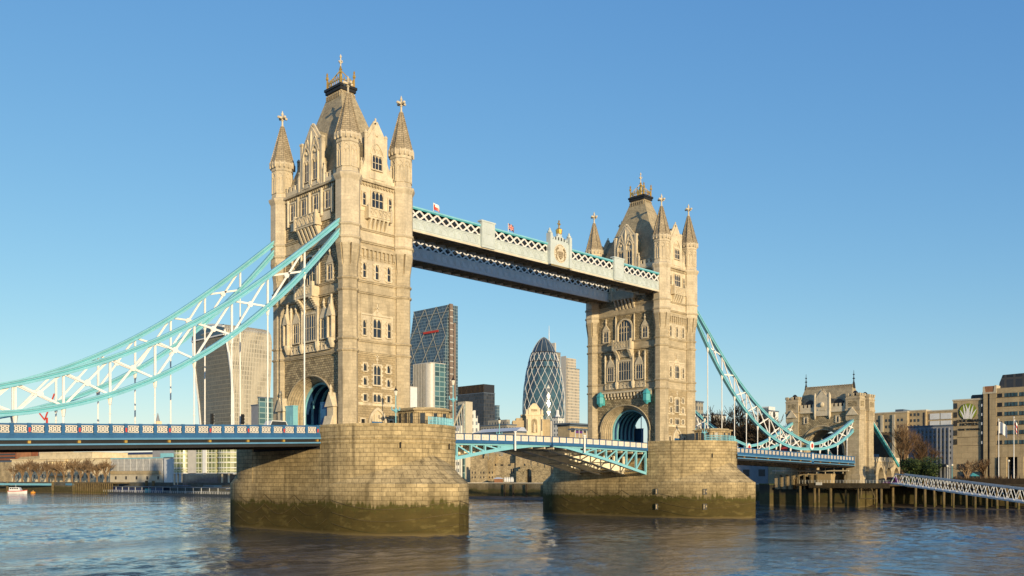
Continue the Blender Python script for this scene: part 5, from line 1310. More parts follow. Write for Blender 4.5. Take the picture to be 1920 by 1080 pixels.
# ---- bullet shaped tower with diamond lattice
def gherkin():
    D = 1150; o = at(1019.5, D); t = thing('skyscraper', 'bullet shaped glass skyscraper with diamond lattice between the bridge towers', 'skyscraper', o)
    m = D/F; prof = [(850, 37.0), (830, 38.0), (800, 39.0), (770, 39.4), (744, 38.6), (725, 36.8), (705, 34.0), (685, 30), (667, 25), (655, 20), (645, 14.3), (638, 8.6), (634, 4), (632.4, .6)]
    def rad(z):
        y = HY-(z-CZ)/m
        for a, c in zip(prof, prof[1:]):
            if c[0] <= y <= a[0]: f = (a[0]-y)/(a[0]-c[0]); return (a[1]+(c[1]-a[1])*f)*m
        return prof[0][1]*m if y > 850 else .3
    z0, z1 = 6.0, zat(632.6, D); n = 36; R_ = 40
    zs = [z0+(z1-z0)*(1-(1-i/R_)**1.25) for i in range(R_+1)]
    groups = {'dark_glazing': ('dark_glass', MB()), 'light_glazing': ('teal_glass', MB()), 'pale_glazing': ('steel_fins' , MB())}
    tri = {k: [] for k in groups}
    V = [[(rad(z)*math.cos(2*math.pi*(j+(i % 2)/2)/n), rad(z)*math.sin(2*math.pi*(j+(i % 2)/2)/n), z) for j in range(n)] for i, z in enumerate(zs)]
    for i in range(R_):
        for j in range(n):
            p = i % 2; a = V[i][j]; b2 = V[i][(j+1) % n]; c = V[i+1][(j+p) % n] ; c_ = V[i+1][(j+1) % n] if p == 0 else V[i+1][(j+1) % n]
            tw = (2*j+p - i) % 12; tw2 = (2*j+p+i) % 12
            k = 'dark_glazing' if (tw < 4 or i > 31) else 'light_glazing'
            if p == 0: f1 = (a, b2, V[i+1][j]); f2 = (b2, V[i+1][(j+1) % n], V[i+1][j])
            else: f1 = (a, b2, V[i+1][(j+1) % n]); f2 = (a, V[i+1][(j+1) % n], V[i+1][j])
            groups[k][1].add(f1, [(0, 1, 2)]); groups[k][1].add(f2, [(0, 1, 2)])
    for k in ('dark_glazing', 'light_glazing'): groups[k][1].build(k, groups[k][0], t)
    for dr in (-1, 1):
        for k in range(16):
            b = MB(); ph = k/16*2*math.pi; pts = []
            for i in range(0, 34): z = zs[i]; pts.append(Vector(((rad(z)+.3)*math.cos(ph+dr*i*math.pi/n), (rad(z)+.3)*math.sin(ph+dr*i*math.pi/n), z)))
            for a, c in zip(pts, pts[1:]): b.bar(a, c, .48, .4)
            b.build('diagonal_rib', 'white_clad', t)
    for k in range(12):
        b = MB(); ph = k/12*2*math.pi; pts = [Vector(((rad(z)+.2)*math.cos(ph), (rad(z)+.2)*math.sin(ph), z)) for z in zs[33:]]
        for a, c in zip(pts, pts[1:]): b.bar(a, c, .5, .5)
        b.build('dome_rib', 'brace_steel', t)
    for i in (28, 30, 33): b = MB(); b.lathe([(rad(zs[i])+.1, zs[i]), (rad(zs[i])+.7, zs[i]+.4), (rad(zs[i])+.1, zs[i]+1.0)], 36, cap=False); b.build('ring_band', 'black_clad', t)
    b = MB(); b.lathe([(.9, 90), (.5, z1+4), (.2, zat(608, D))], 6); tag(b.build('antenna_mast', 'white_clad'), 'thin white antenna mast rising beside the bullet shaped skyscraper', 'mast'); bpy.context.scene.objects['antenna_mast'].location = at(1029.5, 1160)
gherkin()
t, lx, ly = corner_block('skyscraper', 'pale concrete skyscraper standing right of the bullet shaped tower', 'skyscraper', 1064, 1300, 1052, 1086.5, zat(690, 1300), 'facade_heron')
MB().box(0.2, 0.2, zat(690, 1300)+.8, lx*.72, ly-.2, zat(671, 1300)).build('upper_storeys', 'facade_heron', t); MB().box(-.6, 2, 6, 0, ly, zat(667, 1300)).build('side_slab', 'steel_fins', t)
t, lx, ly = corner_block('skyscraper', 'grey stepped skyscraper mostly hidden behind the bullet shaped tower', 'skyscraper', 1043, 1500, 1030, 1051, zat(661, 1500), 'facade_grey')
MB().box(1, 4, zat(661, 1500), lx*.4, ly, zat(642, 1500)).build('upper_storeys', 'steel_fins', t)
# ---- low city buildings behind the opening span
def sq_tower():
    D = 640; o = at(1002, D); t = thing('stone_tower', 'cream classical stone tower with an arched statue niche before the bullet skyscraper', 'stone tower', o)
    m = D/F; M, L_ = fac_frame(Vector((-11*m*RX, -11*m*RY, 0)), Vector((11*m*RX, 11*m*RY, 0)))
    c = L_/2; zz = lambda y: zat(y, D)
    b = MB(M); b.box(-1.8, -8, 6, L_+1.8, 0, zz(779)); b.box(-2.3, -8.4, zz(779), L_+2.3, .4, zz(777)); b.box(0, -7.5, zz(777), L_, -.6, zz(765)); b.slab([(0.4, zz(765)), (L_-.4, zz(765)), (L_-2, zz(759)), (L_-3.2, zz(756)), (3.2, zz(756)), (2, zz(759))], -6.8, -1)
    for q in (-1.2, L_+1.2): b.lathe([(.9, zz(777)), (.9, zz(770)), (.2, zz(767))], 8, (q, -1))
    for u in (-.9, L_+.9): b.box(u-.7, 0, 6, u+.7, .5, zz(781))
    b.build('shaft', 'customs_stone', t)
    b = MB(M); a = arch_pts2(2.0, zz(790), 2.0, 10, c); b.strip(a, [(p[0], zz(811)) for p in a], .02, .12); n = b.build('niche', 'castle_stone', t)
    b = MB(M); b.lathe([(1.1, zz(811)), (.9, zz(803)), (1.1, zz(797)), (.4, zz(795)), (.6, zz(794)), (.2, zz(792))], 8, (c, .3)); b.build('statue', 'customs_stone', n)
    for u in (-1.0, L_+1.0): MB(M).box(u-.35, .5, zz(808), u+.35, .6, zz(786)).build('window', 'glass', t)
    MB(M).box(c-2, -.55, zz(771), c+2, -.4, zz(767)).build('tablet', 'castle_stone', t)
    MB(M).box(-11, -20, 6, -1.8, -3, zz(788)).build('side_wing', 'concrete', t); MB(M).box(L_+1.8, -20, 6, L_+7, -3, zz(786)).build('side_wing', 'concrete', t)
    b = MB(M); b.box(-8.5, -19, zz(788), -1.8, -5, zz(783)); b.box(-5, -15, zz(783), -1.5, -6, zz(776)); b.build('stepped_attic', 'concrete', t)
sq_tower()
t, lx, ly = corner_block('office_block', 'low grey stone office block with stepped roof left of the statue tower', 'office block', 950, 600, 901, 968, zat(797, 600), 'facade_grey')
MB().box(2, 2, zat(797, 600)+.8, lx-4, ly*.8, zat(786, 600)).build('attic', 'facade_grey', t)
t, lx, ly = corner_block('low_building', 'long low white building with pale roof just above the parapet of the opening span', 'low building', 968, 460, 890, 986, zat(811, 460), 'concrete_pale')
b = MB(); zt = zat(811, 460)+.8; b.loft([[(-1, -1, zt), (-1, ly, zt), (6, ly, zt+2.2), (6, 2, zt+2.2)], [(lx, -1, zt), (lx, ly, zt), (8, ly, zt+2.2), (8, 2, zt+2.2)]]); b.build('pale_roof', 'white_clad', t)
win_grid(Matrix(((0, -1, 0, 0), (-1, 0, 0, 0), (0, 0, 1, 0), (0, 0, 0, 1))), t, [-ly+3, -ly+7, -ly+15], [zat(817, 460)], 2.6, 1.6, 'teal_glass')
def glass_tri():
    D = 480; o = at(873, D); t = thing('office_building', 'stepped cream office building with a big sloping glass atrium', 'office building', o)
    ly = along(o, 0, 1, 846); zz = lambda y: zat(y, D); lx = along(o, 1, 0, 886)
    MB().box(0, 0, 6, lx, 6, zz(752.5)).build('stair_tower', 'concrete_pale', t)
    b = MB(); b.loft([[(-1, .3, 6), (-1, .3, zz(758)), (-1, 3, zz(758)), (-1, ly, zz(812)), (-1, ly, 6)], [(lx-.4, .3, 6), (lx-.4, .3, zz(758)), (lx-.4, 3, zz(758)), (lx-.4, ly, zz(812)), (lx-.4, ly, 6)]]); b.build('glass_atrium', 'facade_teal', t)
    for i in range(7):
        f = i/6; y = ly*f; h = zz(758)+(zz(812)-zz(758))*f; MB().bar((-1.3, y, h), (-1.3, max(y-ly*.55, 0), 6 if y > ly*.55 else 6+(h-6)*.4), .4, .4).build('atrium_rib', 'steel_fins', t)
    MB().bar((-1.4, 0, zz(757)), (-1.4, ly, zz(812)), .8, .8).build('atrium_edge', 'cream', t)
    x = lx
    for k, (px, y) in enumerate(((893, 768), (897, 778), (900, 792))):
        x2 = along(o, 1, 0, px); MB().box(x+.01, .5, 6, x2, 10, zz(y)).build('terrace_block', 'facade_white', t); x = x2
    for i in range(3): MB().box(-2.6-i*1.2, 1+i, 6, -1.45-i*1.2, ly*.5, zz(798+i*5)).build('terrace_block', 'facade_white', t)
glass_tri()
t, lx, ly = corner_block('low_building', 'low modern pavilion with flat roof and dark glazing left of the further tower', 'low building', 1068, 430, 1046, 1112, zat(799, 430), 'concrete')
MB().box(-2, -2, zat(799, 430)+.8, lx+2, ly+1, zat(793, 430)).build('flat_roof', 'roof_blue', t)
for i in range(6): MB().box(1+i*3.2, -.1, zat(810, 430), 3.2+i*3.2, .0, zat(802, 430)).build('window', 'glass', t)
t = thing('bus_shelter', 'dark canopy shelter with a purple banner beside the further tower', 'shelter', at(1078, 390))
MB().box(0, 0, zat(806, 390)+0, 11, 4, zat(803, 390)).build('canopy', 'roof_blue', t)
for i in range(5): MB().box(.3+i*2.5, 0, 6, .55+i*2.5, .25, zat(806, 390)).build('column', 'steel_white', t)
MB().box(1, .3, zat(812, 390), 6, .5, zat(807.5, 390)).build('banner', 'purple', t)
t, lx, ly = corner_block('office_block', 'small white stone block with chimney in front of the bullet skyscraper base', 'office block', 1046, 760, 1036, 1057, zat(783, 760), 'facade_white')
b = MB(); b.lathe([(3, zat(783, 760)), (1.4, zat(776, 760)), (1.2, zat(768, 760))], 6, (3, 3)); b.build('chimney', 'white_clad', t)
corner_block('office_block', 'pale office block behind the statue tower with tall ribs', 'office block', 1030, 800, 1022, 1040, zat(789, 800), 'facade_stripe')
corner_block('office_block', 'teal glass office block between curved skyscraper and nearer tower', 'office block', 486, 620, 484, 517, zat(746, 620), 'facade_teal')
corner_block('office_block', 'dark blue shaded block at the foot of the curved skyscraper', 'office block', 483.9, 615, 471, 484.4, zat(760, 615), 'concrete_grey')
for i, (px, x2, y, d, lab) in enumerate(((640, 700, 850, 900, ''),)): pass

# ---- crane, spire
t = thing('crane', 'distant red tower crane with raised jib above the left span', 'crane', at(88, 900))
MB().bar((0, 0, 6), (0, 0, zat(783, 900)), 1.6, 1.6).build('mast', 'red_paint', t)
m9 = 900/F
b = MB(); J = Vector((RX, RY, 0))
b.bar(J*-2+Vector((0,0,zat(786, 900))), J*(14*m9)+Vector((0,0,zat(738, 900))), 1.1, 1.1); b.build('jib', 'red_paint', t)
b = MB(); b.bar(J*-2+Vector((0,0,zat(788, 900))), J*(-14*m9)+Vector((0,0,zat(775, 900))), 1.1, 1.1); b.build('counter_jib', 'red_paint', t)
t = thing('church_spire', 'tiny distant church steeple above the left parapet', 'church spire', at(296, 1000))
b = MB(); b.box(-3, -3, 6, 3, 3, zat(790, 1000)); b.build('belfry', 'customs_stone', t); b = MB(); b.lathe([(2.4, zat(790, 1000)), (.2, zat(774, 1000))], 8); b.build('steeple', 'concrete_grey', t)

# ------------------------------------------------------------------ castle under the opening span
def castle():
    D = 405; t = thing('castle', 'pale medieval castle wall and towers seen under the opening span', 'castle', (0, 0, 0))
    P0, P1 = at(884, 410), at(1048, 395); M, L_ = fac_frame(P0, P1); m = 402/F; U = lambda px: (px-884)*m; zz = lambda y: zat(y, 402)
    def part(name, a, c, w0, w1, y, mm='castle_stone', cren=True):
        b = MB(M); b.box(U(a), w0, 5, U(c), w1, zz(y))
        if cren:
            n = max(2, int(U(c)-U(a))//3); crenel(b, U(a), U(c), w1-.8, w1, zz(y), .6, n, 1.1)
        return b.build(name, mm, t)
    part('curtain_wall', 920, 1000, -3, 0, 876); part('gate_block', 926, 985, -12, -3.2, 857); part('rear_wall', 915, 1048, -30, -28, 850)
    for a, c, y in ((886, 900, 848), (900, 921, 862), (921, 930, 850), (975, 988, 852)):
        w1 = 2.5 if a < 915 else 1.0
        tw = part('tower', a, c, -9, w1, y)
        for px in ((a+c)/2-3, (a+c)/2+3):
            for yy in (888, 897): MB(M).box(U(px)-.25, w1, zz(yy), U(px)+.25, w1+.06, zz(yy-4)).build('arrow_slit', 'black_clad', tw)
    for px in (965, 969): MB(M).box(U(px)-.3, 0, zz(888), U(px)+.3, .06, zz(879)).build('window', 'black_clad', t)
    b = MB(M); b.box(U(905), .05, 5, U(975), .5, zz(890)); b.build('lower_ledge', 'rubble', t)
    t2 = thing('stepped_wall', 'darker stepped stone wall with a pointed gateway right of the castle', 'stone wall', (0, 0, 0))
    b = MB(M); a = arch_pts(U(1012)-U(1000), zz(893), 3.2, 10, .5, U(1006)); tops = [zz(884), zz(880), zz(876), zz(873.5), zz(872), zz(872), zz(872), zz(873.5), zz(876), zz(880), zz(884)]
    b.strip([(p[0], tops[i]) for i, p in enumerate(a)], a, 2.5, 5)
    b.box(U(982), 2.5, 5, U(1000), 5, zz(884)); b.box(U(1012), 2.5, 5, U(1045), 5, zz(878)); b.box(U(986), 2.4, zz(884), U(1000), 5.1, zz(880)); b.box(U(990), 2.3, zz(880), U(1000)-.01, 5.2, zz(874)); b.box(U(1012)+.01, 2.3, zz(878), U(1024), 5.2, zz(874))
    b.build('wall', 'rubble', t2); MB(M).box(U(1001), 2.2, 5, U(1011), 2.45, zz(893)).build('gateway', 'black_clad', t2)
    t3 = thing('kiosk', 'small white roofed kiosk on the quay below the castle', 'kiosk', (0, 0, 0))
    b = MB(M); b.loft([[(U(947), 8, zz(898)), (U(963), 8, zz(898)), (U(963), 12, zz(898)), (U(947), 12, zz(898))], [(U(952), 9.5, zz(895)), (U(958), 9.5, zz(895)), (U(958), 10.5, zz(895)), (U(952), 10.5, zz(895))]]); b.build('roof', 'white_clad', t3)
    MB(M).box(U(949), 8.5, 6, U(961), 11.5, zz(898)).build('cabin', 'terracotta', t3)
    for i, px in enumerate((966, 970, 974, 978, 981)):
        u = thing('parasol', ('closed white parasol on the castle quay, nearest the kiosk', 'closed white parasol on the castle quay, second from the kiosk', 'closed white parasol in the middle of the castle quay row', 'closed white parasol, last but one towards the pointed gateway', 'closed white parasol nearest the pointed gateway')[i], 'parasol', (0, 0, 0), 0, 'white parasols on the castle quay')
        MB(M).lathe([(.06, 6.1), (.06, 7)], 6, (U(px), 9)).build('pole', 'rust', u); MB(M).lathe([(.5, 6.9), (.45, 8), (.1, 9.0)], 8, (U(px), 9)).build('canopy', 'white_clad', u)
castle()

# ------------------------------------------------------------------ left bank
def customs():
    P0, P1 = at(22, 655), at(210, 600); M, L_ = fac_frame(P0, P1)
    t = thing('classical_building', 'long cream classical riverside building with columns behind bare trees', 'classical building', (0, 0, 0))
    z = lambda y: zat(y, 627)
    MB(M).box(0, -30, 5, L_, 0, z(861)).build('wall', 'customs_stone', t)
    b = MB(M); b.box(-.6, -30, z(861), L_+.6, .8, z(859.5)); b.build('cornice', 'customs_stone', t)
    b = MB(M); b.box(L_*.30, -28, z(859.5), L_*.82, .3, z(849.5)); b.box(L_*.295, -28, z(849.5), L_*.825, .8, z(848.7)); b.build('attic', 'customs_stone', t)
    b = MB(M); b.slab([(0, z(859.5)), (L_*.3, z(859.5)), (L_*.3-2, z(853)), (4, z(855))], -26, -4); b.build('roof', 'slate', t)
    for i in range(6):
        u = L_*(.405+.031*i); b = MB(M); b.lathe([(.95, z(889)), (.8, z(888)), (.72, z(866.5)), (1.0, z(865))], 10, (u, .9)); b.build('column', 'customs_stone', t)
    MB(M).box(L_*.385, 0, z(892), L_*.58, 2.2, z(889)).build('column_base', 'customs_stone', t); MB(M).box(L_*.385, 0, z(865), L_*.58, 2.2, z(862.3)).build('entablature', 'customs_stone', t)
    xs = [L_*.42+L_*.031*i for i in range(5)]; win_grid(M, t, xs, [z(886)], 1.8, 5.5, 'glass')
    xs = [L_*.07+L_*.043*i for i in range(8)]+[L_*.64+L_*.043*i for i in range(8)]
    win_grid(M, t, xs, [z(883)], 1.7, 4.2, 'glass'); win_grid(M, t, xs, [z(897)], 1.6, 2.6, 'glass')
    win_grid(M, t, [L_*.33+L_*.034*i for i in range(14)], [z(857)], 1.0, 1.8, 'glass')
customs()
def slab_b(name, label, cat, pa, da, pb, db, yt, mm, thick=20, roof='roof_blue', group=None):
    P0, P1 = at(pa, da), at(pb, db); M, L_ = fac_frame(P0, P1); dm = (da+db)/2
    t = thing(name, label, cat, (0, 0, 0), 0, group)
    MB(M).box(0, -thick, 5, L_, 0, zat(yt, dm)).build('wall', mm, t); MB(M).box(-.2, -thick-.2, zat(yt, dm), L_+.2, .25, zat(yt, dm)+.6).build('roof_edge', roof, t)
    return t, M, L_, (lambda y: zat(y, dm))
t, M, L_, z = slab_b('brick_building', 'dark red brick office with ribbon windows at the far left edge', 'brick building', -30, 800, 33, 780, 841, 'red_brick')
for y in (846, 852, 858, 864): MB(M).box(1, 0, z(y+1.6), L_*.93, .1, z(y-1.2)).build('ribbon_window', 'glass', t)
MB(M).box(L_*.98, -10, 5, L_*1.1, .5, z(841)).build('stair_tower', 'terracotta', t)
t, M, L_, z = slab_b('brick_building', 'pale banded building with small dark windows behind the classical one', 'brick building', 48, 820, 100, 800, 841, 'cream')
win_grid(M, t, [L_*(.15+.1*i) for i in range(6)], [z(847)], 1.8, 1.8, 'glass')
t, M, L_, z = slab_b('low_building', 'ochre low warehouse left of the classical building', 'warehouse', -40, 690, 21.5, 668, 867, 'castle_stone')
t, M, L_, z = slab_b('market_building', 'long cream roofline with dark blue ridge behind the sheeted building', 'market building', 178, 720, 287, 690, 853, 'customs_stone')
b = MB(M); b.slab([(2, z(853)+.6), (L_-1, z(853)+.6), (L_-3, z(848.5)), (6, z(848.5))], -15, -2); b.build('ridge_roof', 'navy', t)
t, M, L_, z = slab_b('sheeted_building', 'building wrapped in white scaffold sheeting right of the bare trees', 'sheeted building', 208, 560, 307, 535, 860, 'scaffold_sheet', roof='teal')
MB(M).box(-.1, 0, 5, L_, .6, z(889)).build('plinth', 'concrete_pale', t); MB(M).box(1, .62, z(889), L_*.95, 1.4, z(883)).build('loading_ledge', 'concrete', t)
for i in range(5): MB(M).box(L_*(.1+.2*i), .6, z(899), L_*(.1+.2*i)+1.4, .75, z(893)).build('doorway', 'black_clad', t)
for i in range(9): MB(M).box(L_*(.02+.12*i), 0, z(883), L_*(.02+.12*i)+.12, .18, z(860)).build('scaffold_pole', 'steel_white', t)
t, M, L_, z = slab_b('white_building', 'plain white rendered block beside the sheeted building', 'white building', 307.5, 530, 323, 524, 859, 'white_clad')
t, M, L_, z = slab_b('office_block', 'grey slab with blue glass roof behind the white rendered block', 'office block', 286, 640, 326, 630, 841, 'concrete_grey')
MB(M).box(L_*.45, .1, z(858), L_, 1.5, z(850)).build('blue_glass_roof', 'teal', t)
def flats():
    t = thing('apartment_building', 'curved glass apartment building with white floor bands left of the nearer pier', 'apartment building', (0, 0, 0)); D = 480; m = D/F
    P0, P1 = at(325, 490), at(445, 470); M, L_ = fac_frame(P0, P1); U = lambda px: (px-325)/120*L_; zz = lambda y: zat(y, D)
    fl = [zz(887)+i*2.66 for i in range(6)]
    for a, c, rnd in ((325, 354, 1), (408, 445, 1)):
        r = (U(c)-U(a))/2; cc = (U(a)+U(c))/2
        el_ = [(cc+r*math.cos(q), -3+6*math.sin(q)) for q in [math.pi*i/14 for i in range(15)]]+[(cc-r, -18), (cc+r, -18)]
        b = MB(M); b.loft([[(x, y, z) for x, y in el_] for z in (fl[0], fl[-1])]); b.build('glazing', 'facade_green', t)
        for z in fl: b = MB(M); b.loft([[(cc+(x-cc)*1.04, y+.35, zz_) for x, y in el_] for zz_ in (z-.2, z+.22)]); b.build('floor_band', 'white_clad', t)
    MB(M).box(U(354), -16, fl[0], U(372), .5, fl[-1]).build('core_wall', 'steel_fins', t); MB(M).box(U(372), -16, fl[0], U(408), 1.0, fl[-1]).build('glazing', 'facade_green', t)
    MB(M).box(U(386), -1, fl[0], U(392), 2.0, fl[-1]).build('white_bay', 'white_clad', t)
    for z in fl: MB(M).box(U(372)-.1, 0, z-.15, U(408), 1.3, z+.15).build('floor_band', 'white_clad', t)
    MB(M).box(U(350), -14, 5, U(415), 2.5, zz(889)).build('lobby_glass', 'dark_glass', t)
    for px in (330, 337, 345, 420, 432): MB(M).cyl((U(px), 1, 5), (U(px), 1, fl[0]), .5, 8).build('column', 'cream', t)
flats()
def pontoon():
    t = thing('pier_pontoon', 'floating passenger pontoon with canopies moored left of the nearer pier', 'pontoon', (0, 0, 0))
    P0, P1 = gp(188, 925.5), gp(436, 931.8); M, L_ = fac_frame(P0, P1); U = lambda px: (px-188)/248*L_
    b = MB(M); b.slab([(0, .8), (2, -.3), (L_, -.3), (L_, 1.0)], -9, 0); b.build('hull', 'navy' if False else 'black_clad', t)
    MB(M).box(U(205), -7, 1.0, U(270), -2, 3.6).build('cabin', 'navy', t); MB(M).box(U(290), -6, 1.0, U(313), -1.5, 3.6).build('cabin', 'blue_dark', t)
    MB(M).box(U(276), -6, 1.0, U(289), -2, 3.2).build('cabin', 'teal_deep', t)
    MB(M).box(U(200), -8, 3.9, L_, -1, 4.15).build('canopy', 'roof_blue', t)
    for i in range(16): MB(M).box(U(205)+i*L_*.055, -1.3, 1.0, U(205)+i*L_*.055+.2, -1.1, 3.9).build('canopy_post', 'steel_white', t)
    for px in (340, 392): MB(M).box(U(px)-5, -6, 4.7, U(px)+5, -2, 4.9).build('upper_canopy', 'blue', t)
    b = MB(M)
    for i in range(60): b.box(U(195)+i*(L_-6)/60, -.2, 1.0, U(195)+i*(L_-6)/60+.12, -.1, 2.1)
    b.box(U(195), -.22, 2.05, L_, -.08, 2.2); b.box(U(195), -.22, 1.5, L_, -.08, 1.6); b.build('railing', 'steel_white', t)
    for px in (252, 266): MB(M).cyl((U(px), -9.5, -1), (U(px), -9.5, 7.2), .8, 8).build('mooring_pile', 'timber', t)
    for k, (a, c, y) in enumerate(((395, 436, 0), (410, 444, -3))):
        b = MB(M); b.bar((U(a), -11+y, 3.2), (U(c), -13+y, 7.2), 1.8, .9); b.build('access_ramp', 'steel_fins', t)
pontoon()
t = thing('jetty', 'short timber jetty on close set piles left of the pontoon', 'jetty', (0, 0, 0))
P0, P1 = gp(136, 925), gp(214, 926); M, L_ = fac_frame(P0, P1)
MB(M).box(0, -10, 5.6, L_, .2, 6.3).build('deck', 'timber', t)
for i in range(22): MB(M).cyl((.4+i*L_/22.2, 0, -1), (.4+i*L_/22.2, 0, 5.6), .36, 7).build('pile', 'timber', t)
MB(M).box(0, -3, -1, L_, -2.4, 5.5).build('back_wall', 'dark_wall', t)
def boat():
    o = gp(33, 925); t = thing('motor_launch', 'small white motor launch with red and orange hull moored at the left bank', 'boat', o, -YAW)
    b = MB(); b.loft([[(x, -w_, zt_), (x, w_, zt_), (x, w_*.7, -.3), (x, -w_*.7, -.3)] for x, w_, zt_ in ((-5, 1.5, 1.1), (0, 1.8, 1.1), (3.5, 1.5, 1.3), (5.4, .2, 1.7))]); b.build('hull', 'white_clad', t)
    b = MB(); b.loft([[(x, -w_, z_), (x, w_, z_), (x, w_, z_+.4), (x, -w_, z_+.4)] for x, w_, z_ in ((-5, 1.6, 1.05), (0, 1.9, 1.05), (3.5, 1.6, 1.25), (5.6, .25, 1.65))]); b.build('gunwale', 'red_paint', t)
    b = MB(); b.loft([[(-4.4, -1.3, 1.4), (2.4, -1.3, 1.4), (2.4, 1.3, 1.4), (-4.4, 1.3, 1.4)], [(-4.2, -1.2, 3.4), (1.2, -1.2, 3.4), (1.2, 1.2, 3.4), (-4.2, 1.2, 3.4)]]); c = b.build('cabin', 'white_clad', t)
    for i in range(4): MB().box(-3.8+i*1.25, -1.32, 2.4, -2.9+i*1.25, -1.24, 3.1).build('window', 'glass', c)
    MB().cyl((-1, 0, 3.4), (-1, 0, 5.2), .07, 5).build('mast', 'white_paint', t)
boat()
o = gp(62, 924.5); t = thing('mooring_buoy', 'small yellow mooring buoy floating near the motor launch', 'buoy', o)
MB().lathe([(.9, -.3), (1.4, .2), (1.3, .7), (.5, 1.0)], 12).build('float', 'orange', t); MB().lathe([(.3, 1.0), (.35, 1.2), (.1, 1.7)], 8).build('mooring_ring', 'gold', t)

# ------------------------------------------------------------------ right bank background
t, M, L_, z, U = sblock('brick_building', 'dark brown building glimpsed through the gatehouse arch', 'brick building', 1490, 1640, 262, 812, 'rust', roof=None)
corner_block('apartment_block', 'grey narrow apartment block rising just right of the further tower', 'apartment block', 1306, 520, 1303, 1318.5, zat(754, 520), 'facade_grey')
corner_block('apartment_block', 'pale block with a grid of windows behind the first hanger rods', 'apartment block', 1318, 470, 1316, 1329, zat(779, 470), 'facade_white')
corner_block('apartment_block', 'pale block with a grid of windows behind the second hanger rods', 'apartment block', 1336, 460, 1333, 1361, zat(778, 460), 'facade_white')
t, lx, ly = corner_block('office_tower', 'white tower with dark blue side behind the right chain', 'office tower', 1442, 620, 1431, 1459.5, zat(771, 620), 'white_clad')
MB().box(-.2, .5, 6, -.02, ly, zat(764, 620)).build('blue_side', 'facade_blueglass', t); MB().box(0.1, .1, zat(771, 620)+.8, lx*.66, 6, zat(762, 620)).build('upper_storeys', 'white_clad', t); MB().box(lx*.42, -.2, zat(781, 620), lx*.62, 0, zat(771.5, 620)).build('window', 'black_clad', t)
corner_block('apartment_block', 'small pale green block above the dark trees behind the right chain', 'apartment block', 1390, 500, 1388, 1402, zat(788, 500), 'facade_teal')
# shaded warehouses below the right span
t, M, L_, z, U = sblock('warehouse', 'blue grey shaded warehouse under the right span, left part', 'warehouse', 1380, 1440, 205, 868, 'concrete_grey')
win_grid(M, t, [4+i*6 for i in range(4)], [z(893)], 2.5, 2.4, 'black_clad')
t, M, L_, z, U = sblock('warehouse', 'lighter shaded warehouse with a dark doorway under the right span', 'warehouse', 1440.5, 1500, 202, 872, 'concrete')
MB(M).box(U(1473), 0, 5, U(1481), .1, z(893)).build('doorway', 'black_clad', t)
# apartment ranges right of the gatehouse
t, M, L_, z, U = sblock('apartment_block', 'cream apartment range right of the gatehouse with square windows', 'apartment block', 1630, 1701, 300, 775, 'concrete', roof='concrete_pale')
xs = [U(p) for p in (1645, 1661.5, 1668, 1684, 1691)]; win_grid(M, t, xs, [z(y) for y in (791, 803, 815, 829, 843)], U(1664)-U(1660), 1.15, 'glass')
for p in (1654, 1676): MB(M).box(U(p)-.5, 0, 5, U(p)+.5, .5, z(778)).build('pilaster', 'concrete_pale', t)
MB(M).box(U(1675), -10, z(775)+.5, U(1690), -2, z(768)).build('plant_room', 'roof_blue', t)
t, M, L_, z, U = sblock('apartment_block', 'taller cream apartment block with three columns of windows', 'apartment block', 1702, 1736, 302, 771, 'concrete', roof='concrete_pale')
win_grid(M, t, [U(p) for p in (1708, 1715, 1722)], [z(y) for y in (780, 791, 802, 813)], U(1712)-U(1708), 1.15, 'glass'); MB(M).box(U(1731), 0, 5, U(1734), .1, z(774)).build('stair_slot', 'black_clad', t)
t, M, L_, z, U = sblock('apartment_block', 'cream apartment block with two big white panels, left of the hotel', 'apartment block', 1736.5, 1792, 303, 771, 'concrete', roof='concrete_pale')
for a, c in ((1744, 1762), (1764, 1784)):
    for y in (786, 800): MB(M).box(U(a), 0, z(y), U(c), .3, z(y-11)).build('white_panel', 'white_clad', t)
for p in (1740, 1757, 1770): MB(M).box(U(p), -8, z(771)+.5, U(p)+2.4, -5, z(768)).build('plant_room', 'roof_blue', t)
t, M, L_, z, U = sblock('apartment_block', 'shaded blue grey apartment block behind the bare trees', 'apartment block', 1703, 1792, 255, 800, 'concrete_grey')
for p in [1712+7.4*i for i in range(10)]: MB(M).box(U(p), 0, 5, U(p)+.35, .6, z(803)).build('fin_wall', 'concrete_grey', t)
win_grid(M, t, [U(1715.5+7.4*i) for i in range(10)], [z(y) for y in (812, 822, 832, 842, 852, 862)], U(1712)-U(1709.6), .9, 'glass')

